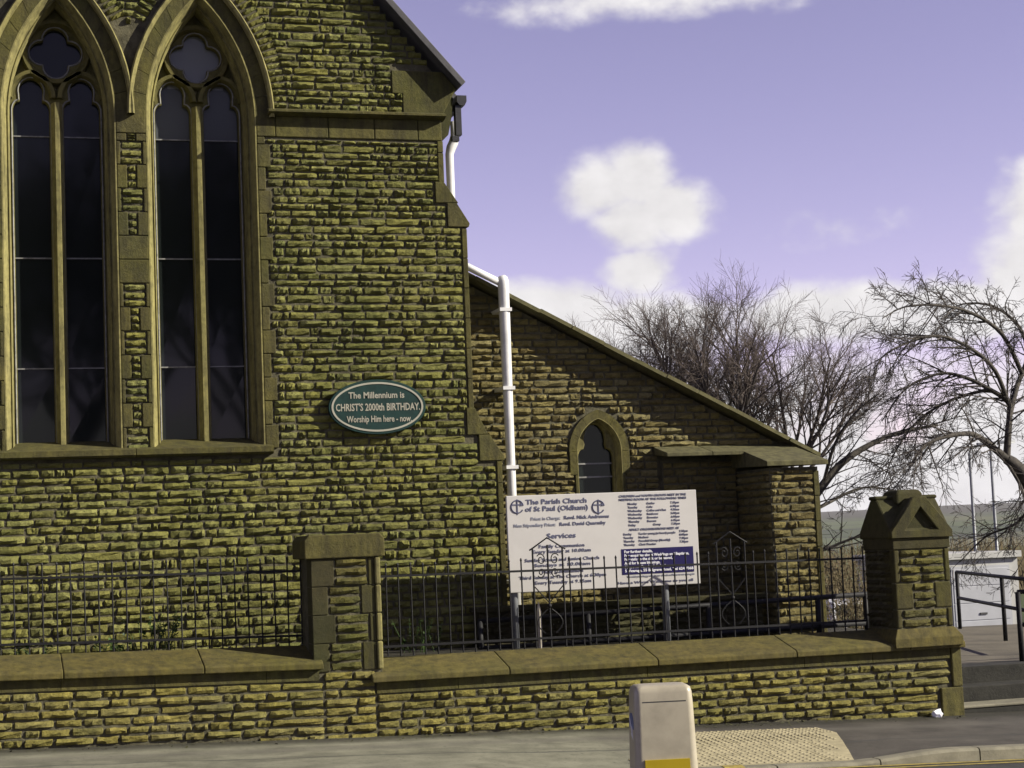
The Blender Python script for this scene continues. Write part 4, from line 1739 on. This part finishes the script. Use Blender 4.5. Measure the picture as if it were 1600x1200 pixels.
def bring(w, d, z, n=6):
    r = min(.045, w * .3, d * .3)
    out = []
    for cx, cy, a0 in ((w - r, d - r, 0), (-w + r, d - r, 90), (-w + r, -d + r, 180), (w - r, -d + r, 270)):
        for i in range(n):
            a = math.radians(a0 + 90 * i / (n - 1))
            out.append((cx + r * math.cos(a), cy + r * math.sin(a), z))
    return out


def local_build(mb_, name, mat, par, smooth=False, bevel=0.0):
    me = bpy.data.meshes.new(name)
    me.from_pydata(mb_.v, [], mb_.f)
    me.materials.append(mat)
    if smooth:
        me.polygons.foreach_set('use_smooth', [True] * len(me.polygons))
    o_ = link(name, me, par)
    if bevel:
        b_ = o_.modifiers.new('b', 'BEVEL')
        b_.width = bevel
        b_.segments = 2
        b_.limit_method = 'ANGLE'
    if smooth:
        s_ = o_.modifiers.new('n', 'WEIGHTED_NORMAL')
    return o_


HB = 0.965 - ZI
m = MB()
m.loft([bring(.166, .135, 0), bring(.160, .128, HB * .45), bring(.150, .114, HB - .10), bring(.147, .108, HB - .035), bring(.141, .100, HB - .012), bring(.126, .084, HB - .001), bring(.10, .055, HB + .003)])
local_build(m, 'shell', M_BOLL, bo, True)
m = MB()
for z in (HB - .075,):
    m.box(-.11, .11, -.1125, -.10, z - .006, z)
local_build(m, 'slot', M_DARK, bo)
m = MB()
m.box(-.112, .112, -.1385, -.11, .06, HB * .585)
pan = local_build(m, 'yellow_panel', M_YEL, bo)
m = MB()
R_ = .085
ring = [( -.153, R_ * math.cos(2 * math.pi * k / 28), HB - .22 + R_ * math.sin(2 * math.pi * k / 28)) for k in range(28)]
m.loft([ring, [(-.135, y, z) for _, y, z in ring]])
local_build(m, 'arrow_sign', M_SIGNBLUE, bo)
m = MB()
m.prism([(.06, HB - .17), (.045, HB - .155), (-.02, HB - .22), (-.02, HB - .19), (-.055, HB - .27), (.03, HB - .24), (.0, HB - .235)], -.1545, -.152, 'x')
local_build(m, 'arrow', M_WINK, bo)
m = MB()
m.loft([bring(.21, .16, -.002), bring(.21, .16, .05), bring(.19, .14, .06)])
local_build(m, 'base', M_DARK, bo)

# crumpled paper on the pavement
m = MB()
for i in range(7):
    pass
import bmesh
bm = bmesh.new()
bmesh.ops.create_icosphere(bm, subdivisions=2, radius=.042)
for v in bm.verts:
    n_ = mn.noise(v.co * 38)
    v.co *= 1 + n_ * .55
    v.co.x *= 1.25
me = bpy.data.meshes.new('paper_litter')
bm.to_mesh(me)
bm.free()
me.materials.append(M_PAPER)
o = link('paper_litter', me, None, (8.70, 15.40, gz(8.70, 15.40) + .032))
tag(o, 'crumpled white paper lying at the foot of the wall end', 'litter')

# ------------------------------------------------------------------ plants


def weed(name, loc, h, n, seed, label, spread=.22):
    r = random.Random(seed)
    e = empty(name, loc, label, 'plant')
    sm, lm = MB(), MB()
    for i in range(n):
        a = r.uniform(0, 6.28)
        hh = h * r.uniform(.45, 1)
        b = Vector((loc[0] + r.uniform(-spread, spread) * .7, loc[1] + r.uniform(-.06, .06), loc[2] - .05))
        t = b + Vector((math.cos(a) * spread * .6, math.sin(a) * .1, hh))
        mid = (b + t) / 2 + Vector((0, 0, hh * .1))
        sm.tube([b, mid, t], [.004, .003, .002], 4)
        for k in range(9):
            f = r.uniform(.2, 1)
            p = b.lerp(t, f)
            d = Vector((r.uniform(-1, 1), r.uniform(-1, .4), r.uniform(-.3, .8))).normalized()
            s = d.cross(Vector((0, 0, 1))).normalized() * r.uniform(.012, .02)
            L_ = r.uniform(.03, .055)
            lm.poly([p, p + d * L_ * .5 + s, p + d * L_, p + d * L_ * .5 - s])
    sm.build('stem', M_LEAF, e)
    lm.build('foliage', M_LEAF, e)


weed('weed', (1.50, 16.35, .90), .42, 22, 3, 'leafy green weed growing behind the left railing', .25)
weed('weed', (1.12, 16.30, .90), .20, 12, 5, 'low green weed beside the taller one behind the left railing', .16)
weed('weed', (3.95, 16.40, .74), .36, 11, 8, 'green weeds growing just right of the stone pier behind the railing', .22)
weed('weed', (0.4, 16.40, .90), .16, 7, 12, 'small weed at the left end of the railing', .2)

# ------------------------------------------------------------------ bare trees


class Tree:
    def __init__(s, seed, twig=.006, up=.10, droop=0.0):
        s.r = random.Random(seed)
        s.big, s.small = MB(), MB()
        s.twig, s.up, s.droop = twig, up, droop

    def branch(s, p, d, L, rad, lvl, maxl, counts, ang, lens):
        r = s.r
        nseg = 5 if lvl <= 1 else 4 if lvl == 2 else 3
        pts, rads, dirs = [Vector(p)], [rad], [Vector(d)]
        d = Vector(d).normalized()
        for i in range(nseg):
            j = .16 if lvl else .07
            d = d + Vector((r.uniform(-j, j), r.uniform(-j, j), r.uniform(-j, j))) + Vector((0, 0, s.up * (1 if lvl < 3 else .6) - s.droop * (i / nseg) * (1 + lvl * .4)))
            d.normalize()
            pts.append(pts[-1] + d * L / nseg)
            f = (i + 1) / nseg
            rads.append(max(s.twig * .7, rad * (1 - f * (.62 if lvl < maxl else .5))))
            dirs.append(d.copy())
        (s.big if lvl < 2 else s.small).tube(pts, rads, 7 if lvl == 0 else 5 if lvl < 3 else 3, cap=False)
        if lvl >= maxl:
            return
        n = counts[lvl]
        for k in range(n):
            f = (.3 if lvl else .45) + (.7 if lvl else .55) * (k + r.uniform(0, .9)) / n
            f = min(f, .999)
            i = min(int(f * nseg), nseg - 1)
            q = pts[i].lerp(pts[i + 1], f * nseg - i)
            dd = dirs[i + 1]
            ax = dd.orthogonal().normalized()
            ax = Quaternion(dd, r.uniform(0, 6.283)) @ ax
            nd = Quaternion(ax, math.radians(r.uniform(*ang[lvl]))) @ dd
            rr = max(s.twig, rads[i] * r.uniform(.45, .7))
            s.branch(q, nd, L * r.uniform(*lens[lvl]) * (1.1 - .35 * f if lvl else 1), rr, lvl + 1, maxl, counts, ang, lens)

    def limb(s, pts, r0, r1, n_ch, chL, chR, maxl, counts, ang, lens, side=None):
        """a hand-placed limb with sprouting branches"""
        pts = [Vector(p) for p in pts]
        # subdivide with Catmull-Rom
        out = []
        for i in range(len(pts) - 1):
            a, b, c, d = pts[max(i - 1, 0)], pts[i], pts[i + 1], pts[min(i + 2, len(pts) - 1)]
            for k in range(4):
                t = k / 4
                out.append(.5 * ((2 * b) + (c - a) * t + (2 * a - 5 * b + 4 * c - d) * t * t + (3 * b - a - 3 * c + d) * t ** 3))
        out.append(pts[-1])
        R_ = [r0 + (r1 - r0) * i / (len(out) - 1) for i in range(len(out))]
        s.big.tube(out, R_, 7, cap=False)
        for k in range(n_ch):
            f = .12 + .88 * (k + s.r.random()) / n_ch
            i = min(int(f * (len(out) - 1)), len(out) - 2)
            dd = (out[i + 1] - out[i]).normalized()
            ax = Quaternion(dd, s.r.uniform(0, 6.283)) @ dd.orthogonal().normalized()
            nd = Quaternion(ax, math.radians(s.r.uniform(25, 65))) @ dd
            s.branch(out[i], nd, chL * s.r.uniform(.5, 1.1), max(s.twig, min(R_[i] * .6, chR)), 2, maxl, counts, ang, lens)

    def finish(s, name, base, label, group, mb_=None, mt=None, cat='tree'):
        e = empty(name, base, label, cat, group)
        s.big.build('trunk', mb_ or M_BARK, e, True)
        s.small.build('crown', mt or M_TWIG, e, True)
        return e


def vase(seed, base, h, nl, spread, label, group, lean=(0, 0), trunk=.25, counts=(0, 9, 8, 7)):
    t = Tree(seed, .005, .045)
    b = Vector(base)
    fork = b + Vector((lean[0] * .3, lean[1] * .3, h * trunk))
    t.big.tube([b - Vector((0, 0, .3)), b + Vector((0, 0, .1)), (b + fork) / 2, fork], [h * .024, h * .018, h * .015, h * .014], 8)
    for k in range(nl):
        a = 6.283 * k / nl + t.r.uniform(-.3, .3)
        ti = math.radians(t.r.uniform(.45, 1.0) * spread)
        d = Vector((math.cos(a) * math.sin(ti) + lean[0] * .1, math.sin(a) * math.sin(ti), math.cos(ti)))
        t.branch(fork - Vector((0, 0, t.r.uniform(0, h * .06))), d, h * (1 - trunk) * t.r.uniform(.62, .80), h * .0075, 1, 4, counts,
                 ((20, 40), (18, 48), (20, 50), (22, 55)), ((.5, .7), (.38, .62), (.42, .65), (.4, .65)))
    return t.finish('bare_tree', base, label, group)


TG = 'bare trees behind the aisle roof'
vase(21, (20.7, 55, -1.3), 10.9, 10, 50, 'broad many-stemmed bare tree rising behind the aisle roof', TG, trunk=.42, counts=(0, 10, 9, 8))
vase(33, (23.3, 54, -1.3), 11.8, 7, 38, 'tallest bare tree behind the aisle roof', TG, trunk=.42, counts=(0, 10, 9, 8))
vase(47, (26.0, 55, -1.3), 10.8, 9, 54, 'bare grey tree right of the tallest one behind the aisle', TG, trunk=.42, counts=(0, 10, 9, 8))

# drooping tree at the right: main limbs set by hand, 25 m off
t = Tree(5, .0045, -.02, .07)
CT, AG, LN = (0, 0, 6, 5), ((0, 0), (0, 0), (25, 60), (25, 60)), ((0, 0), (0, 0), (.35, .6), (.35, .6))


def lz(pts, y=25.0):
    return [(x, y + dy, z) for x, z, dy in pts]


B0 = [(17.3, -1.2, 0), (17.1, .2, 0), (16.53, 1.3, 0), (15.92, 2.44, 0), (15.63, 2.71, 0)]
t.limb(lz(B0), .18, .085, 0, 0, 0, 3, CT, AG, LN)
limbs = [([(15.63, 2.71, 0), (15.38, 2.86, -.1), (14.90, 3.09, -.3), (14.4, 3.08, -.5), (13.9, 2.95, -.6), (13.5, 2.6, -.7)], .068, .012, 20, 1.1, .016),
         ([(15.63, 2.71, 0), (15.69, 3.12, 0), (15.80, 3.42, .1), (15.78, 3.63, .1), (15.53, 3.84, .2), (15.15, 4.05, .3), (14.75, 4.12, .4), (14.2, 3.9, .5), (13.8, 3.4, .6)], .062, .010, 24, 1.15, .016),
         ([(15.78, 3.63, .1), (15.4, 4.1, -.2), (14.9, 4.42, -.4), (14.3, 4.62, -.5), (13.7, 4.52, -.6), (13.15, 4.27, -.7), (12.95, 3.9, -.8)], .04, .008, 22, 1.0, .014),
         ([(15.80, 3.42, .1), (16.1, 3.9, .3), (16.45, 4.4, .5), (16.4, 4.9, .6), (16.0, 5.25, .7), (15.5, 5.3, .8), (15.1, 5.1, .9)], .05, .007, 16, .8, .014),
         ([(16.2, 4.1, .3), (15.7, 4.7, 0), (15.0, 5.0, -.3), (14.3, 5.1, -.5), (13.6, 5.05, -.7), (13.1, 4.85, -.9)], .04, .007, 24, .9, .013),
         ([(15.92, 2.44, 0), (16.2, 2.9, .1), (16.6, 3.1, .2), (17.2, 3.6, .3), (17.9, 3.8, .4)], .06, .015, 14, 1.1, .016),
         ([(15.5, 3.84, .2), (15.0, 3.7, .5), (14.5, 3.4, .7), (14.1, 2.9, .8), (13.9, 2.4, .9)], .03, .007, 18, .9, .012),
         ([(15.6, 2.7, 0), (15.75, 2.2, -.2), (15.7, 1.7, -.4), (15.5, 1.2, -.6)], .03, .008, 12, .8, .012),
         ([(16.1, 2.1, 0), (16.0, 1.7, .4), (15.6, 1.5, .7), (15.2, 1.1, .9)], .03, .007, 12, .8, .012)]
for pts, r0, r1, n, L, cr in limbs:
    t.limb(lz(pts), r0, r1, int(n * 1.45), L * .9, cr, 4, CT, AG, LN)
t.finish('drooping_tree', (17.3, 25, -1.2), 'bare drooping tree with arching branches at the right edge', 'bare trees right of the church', M_BARK2, M_TWIG2)
# low tree leaning out from behind the aisle corner
CT = (0, 0, 5, 4)
t = Tree(15, .0045, .03, .02)
YT = 27.0
t.limb([(11.2, YT, -1.2), (11.9, YT, .6), (12.75, YT, 1.75), (13.3, YT, 2.35), (13.75, YT, 2.8), (14.3, YT, 3.1), (14.9, YT, 3.3), (15.6, YT, 3.4)], .12, .02, 22, 1.1, .014, 4, CT, AG, LN)
t.limb([(12.9, YT, 1.9), (13.6, YT + .3, 2.15), (14.4, YT + .5, 2.4), (15.2, YT + .6, 2.3)], .04, .010, 13, .9, .012, 4, CT, AG, LN)
t.limb([(13.4, YT, 2.45), (13.5, YT - .3, 3.1), (13.8, YT - .5, 3.6), (14.2, YT - .6, 3.9)], .035, .009, 12, .9, .012, 4, CT, AG, LN)
t.limb([(12.3, YT, 1.2), (13.0, YT - .4, 1.35), (13.8, YT - .6, 1.6), (14.6, YT - .7, 1.5)], .035, .009, 14, .9, .014, 4, CT, AG, LN)
t.finish('leaning_tree', (11.2, YT, -1.2), 'bare tree leaning out to the right from behind the church corner', 'bare trees right of the church', M_BARK2, M_TWIG2)


def shrub(loc, h, w, seed, label, mt, ml, nl=900):
    r = random.Random(seed)
    e = empty('shrub', loc, label, 'shrub', 'scrub behind the gate pillar')
    sm, lm = MB(), MB()
    L0 = Vector(loc)
    for i in range(150):
        a = r.uniform(0, 6.283)
        ti = r.uniform(0, .95)
        d = Vector((math.cos(a) * math.sin(ti) * w / h, math.sin(a) * math.sin(ti), math.cos(ti)))
        p = L0 + Vector((r.uniform(-w, w) * .35, r.uniform(-w, w) * .3, -.1))
        q = p + d * h * r.uniform(.4, 1)
        mid = (p + q) / 2 + Vector((r.uniform(-.1, .1), r.uniform(-.1, .1), .08))
        sm.tube([p, mid, q], [.012, .008, .003], 3, cap=False)
        for k in range(7):
            s = mid.lerp(q, r.random())
            dd = Vector((r.uniform(-1, 1), r.uniform(-1, 1), r.uniform(-.2, 1))).normalized()
            sm.tube([s, s + dd * r.uniform(.12, .35)], [.005, .003], 3, cap=False)
    for i in range(nl):
        a, b = r.uniform(0, 6.283), r.random() ** .5
        p = L0 + Vector((math.cos(a) * b * w * .9, math.sin(a) * b * w * .8, h * r.uniform(.03, .95) * (1 - .45 * b)))
        if mn.noise(p * 1.9) < -.1:
            continue
        d = Vector((r.uniform(-1, 1), r.uniform(-1, 1), r.uniform(-1, 1))).normalized() * .05
        s = d.orthogonal().normalized() * .025
        lm.poly([p, p + d * .5 + s, p + d, p + d * .5 - s])
    sm.build('stem', mt, e)
    lm.build('foliage', ml, e)


shrub((15.2, 29.5, -1.2), 3.1, 1.5, 1, 'brown twiggy shrub seen through the railing by the aisle corner', M_TWIG3, M_LEAF2, 2600)
shrub((17.3, 33, -1.3), 2.7, 1.6, 2, 'dull green shrub just behind the gate pillar', M_TWIG3, M_LEAF2, 2600)
# far scrub belt below the field
m = MB()
r = random.Random(9)
for i in range(5200):
    x = r.uniform(30, 66)
    y = r.uniform(72, 84)
    hh = 2.15 + .5 * mn.noise(Vector((x * .35, y * .1, 1)))
    z = terrain_z(x, y)
    p = Vector((x, y, z))
    q = p + Vector((r.uniform(-.5, .5), r.uniform(-.5, .5), hh * r.uniform(.5, 1.05)))
    m.tube([p, q], [.035, .012], 3, cap=False)
o = m.build('scrub', M_TWIG3)
tag(o, 'belt of brown leafless scrub below the far field', None, None, 'stuff')

# ------------------------------------------------------------------ garage, lamp posts, car, right-hand railings
ga = empty('garage', (24.6, 41, -1.35), 'white garage with a grey panelled door beyond the path', 'garage')
GX0, GX1, GY, GZ0, GZ1 = 22.95, 25.12, 40.0, -1.6, 1.0
MB().box(GX0, GX1, GY, GY + 4.5, GZ0, GZ1 - .16).build('wall', M_GAR, ga)
MB().box(GX0 - .1, GX1 + .06, GY - .12, GY + 4.6, GZ1 - .16, GZ1).build('roof', M_GAR, ga, bevel=.01)
dr = MB().box(GX0 + .25, GX1 - .26, GY - .03, GY - .002, GZ0, GZ1 - .34).build('door', M_GARD, ga)
for k in range(5):
    za = GZ0 + .06 + k * .43
    MB().box(GX0 + .30, GX1 - .31, GY - .045, GY - .028, za, za + .415).build('panel', M_GARD, dr, bevel=.01)
MB().box((GX0 + GX1) / 2 - .1, (GX0 + GX1) / 2 + .1, GY - .07, GY - .04, -.55, -.50).build('handle', M_DARK, dr)


def lamp_post(x, y, z1, label):
    e = empty('lamp_post', (x, y, -1.35), label, 'lamp post', 'lamp posts beyond the path')
    MB().tube([(x, y, -1.5), (x, y, -.2), (x, y, -.15), (x, y, z1)], [.075, .075, .05, .035], 10).build('column', M_GREYPOST, e, True)
    MB().tube([(x, y, z1), (x + .06, y, z1 + .12), (x + .3, y, z1 + .17)], .025, 8).build('bracket', M_GREYPOST, e, True)
    m = MB()
    m.loft([[(x + .25 + a, y + b, z1 + .17 + c) for b in (-w, w) for _ in (0,)] + [(x + .25 + a, y + w * .8, z1 + .25 + c), (x + .25 + a, y - w * .8, z1 + .25 + c)] for a, w, c in ((0, .05, 0), (.2, .10, -.01), (.5, .07, .0))])
    m.build('lantern', M_GREYPOST, e)


lamp_post(25.15, 42, 3.6, 'thin grey lamp post left of its twin above the garage')
lamp_post(26.4, 43, 3.7, 'thin grey lamp post right of its twin above the garage')

car = empty('parked_car', (18.2, 36, -1.3), 'white parked car glimpsed between the church corner and gate pillar', 'car')
CX, CY, CZ = 18.75, 36.0, -1.32
m = MB()
secs = []
for y, w, zb, zt in ((0, .80, .32, .86), (.12, .84, .22, .92), (.9, .86, .2, .95), (2.6, .86, .2, .93), (3.6, .82, .22, .82), (3.95, .72, .32, .66)):
    secs.append([(CX - w, CY + y, CZ + zb), (CX + w, CY + y, CZ + zb), (CX + w * 1.02, CY + y, CZ + (zb + zt) / 2), (CX + w * .95, CY + y, CZ + zt), (CX - w * .95, CY + y, CZ + zt), (CX - w * 1.02, CY + y, CZ + (zb + zt) / 2)])
m.loft(secs)
secs = []
for y, w, z in ((.10, .78, .88), (.38, .64, 1.42), (.8, .62, 1.47), (1.9, .62, 1.45), (2.75, .74, .92)):
    secs.append([(CX - .80, CY + y, CZ + .88), (CX + .80, CY + y, CZ + .88), (CX + w, CY + y, CZ + z), (CX - w, CY + y, CZ + z)])
m.loft(secs)
m.build('body', M_CARW, car, bevel=.03)
MB().poly([(CX - .66, CY + .135, CZ + .96), (CX + .66, CY + .135, CZ + .96), (CX + .56, CY + .335, CZ + 1.36), (CX - .56, CY + .335, CZ + 1.36)]).build('rear_window', M_CARGLASS, car)
for sg in (-1, 1):
    MB().poly([(CX + sg * .80, CY + .45, CZ + .95), (CX + sg * .80, CY + 2.3, CZ + .95), (CX + sg * .665, CY + 1.9, CZ + 1.38), (CX + sg * .665, CY + .6, CZ + 1.40)][::sg]).build('side_window', M_CARGLASS, car)
    MB().box(CX + sg * .74 - .07, CX + sg * .74 + .07, CY - .012, CY + .05, CZ + .56, CZ + .82).build('rear_light', M_REDL, car)
    for yy in (.7, 3.2):
        c_ = [(0, .29 * math.cos(k * math.pi / 8), .29 * math.sin(k * math.pi / 8)) for k in range(16)]
        m = MB()
        m.loft([[(CX + sg * .72, CY + yy + b, CZ + .29 + c) for a, b, c in c_], [(CX + sg * .875, CY + yy + b, CZ + .29 + c) for a, b, c in c_]])
        m.build('wheel', M_TYRE, car)
MB().box(CX - .26, CX + .26, CY - .015, CY + .02, CZ + .42, CZ + .53).build('number_plate', M_YEL, car)


def rail_run(label, pts, h, mid, group):
    e = empty('path_railing', pts[0], label, 'railing', group)
    for hh in (h, mid):
        MB().tube([(x, y, z + hh) for x, y, z in pts], .024, 8).build('rail', M_IRON, e, True)
    for x, y, z in pts:
        MB().tube([(x, y, z - .1), (x, y, z + h)], .028, 8).build('post', M_IRON, e, True)


zp = .24
rail_run('black two-rail railing running back along the path to the garage', [(13.47, 23.05, zp), (12.32, 20.0, zp), (11.35, 17.4, zp)], .79, .42, 'railings along the path')
rail_run('black railing at the right end of the steps nearer the road', [(10.36, 16.53, zp), (11.6, 16.45, zp), (13.2, 16.4, zp)], .74, .40, 'railings along the path')
# trees across the road, mirrored in the window glass
src = None
for o in bpy.data.objects:
    if o.name.startswith('bare_tree') and o.parent is None:
        src = o
        break
for k, (x, y, s, rz) in enumerate(((3.0, -15, 1.4, .5), (7.5, -16, 1.5, 2.1), (-2.5, -18, 1.3, 4.0))):
    c = src.copy()
    COL.objects.link(c)
    c.location = (x, y, -1.0)
    c.rotation_euler = (0, 0, rz)
    c.scale = (s, s, s)
    c['label'] = ('bare street tree straight across the road from the windows', 'tallest bare street tree across the road', 'leftmost bare street tree across the road')[k]
    c['group'] = 'street trees across the road'
    for chd in src.children:
        d = chd.copy()
        COL.objects.link(d)
        d.parent = c

# ------------------------------------------------------------------ thin moorland haze
m = MB()
m.box(-11000, 11000, -11000, 11000, -60, 75)
hz = m.build('haze', None)
hm = bpy.data.materials.new('pale_haze')
hm.use_nodes = True
ht = hm.node_tree
ht.nodes.clear()
pv_ = ht.nodes.new('ShaderNodeVolumePrincipled')
pv_.inputs['Color'].default_value = (.93, .94, 1, 1)
pv_.inputs['Density'].default_value = 0.00006
ho = ht.nodes.new('ShaderNodeOutputMaterial')
ht.links.new(pv_.outputs[0], ho.inputs['Volume'])
hz.data.materials.clear()
hz.data.materials.append(hm)
tag(hz, 'thin pale haze over the far moor', None, None, 'stuff')

# dead leaves and grit gathered along the foot of the wall
m = MB()
r = random.Random(77)
for i in range(420):
    x = r.uniform(-1, 9.0)
    y = 15.46 - abs(r.gauss(0, .13))
    z = gz(x, y) + .004
    a = r.uniform(0, 6.28)
    L_ = r.uniform(.008, .026)
    d = Vector((math.cos(a), math.sin(a), r.uniform(-.1, .4))) * L_
    w_ = Vector((-math.sin(a), math.cos(a), r.uniform(0, .3))) * L_ * .5
    p = Vector((x, y, z))
    m.poly([p - d, p - w_ * .9 + Vector((0, 0, .004)), p + d + Vector((0, 0, .004)), p + w_])
o = m.build('leaf_litter', M_LEAF2)
tag(o, 'dead leaves and grit along the foot of the wall', None, None, 'stuff')
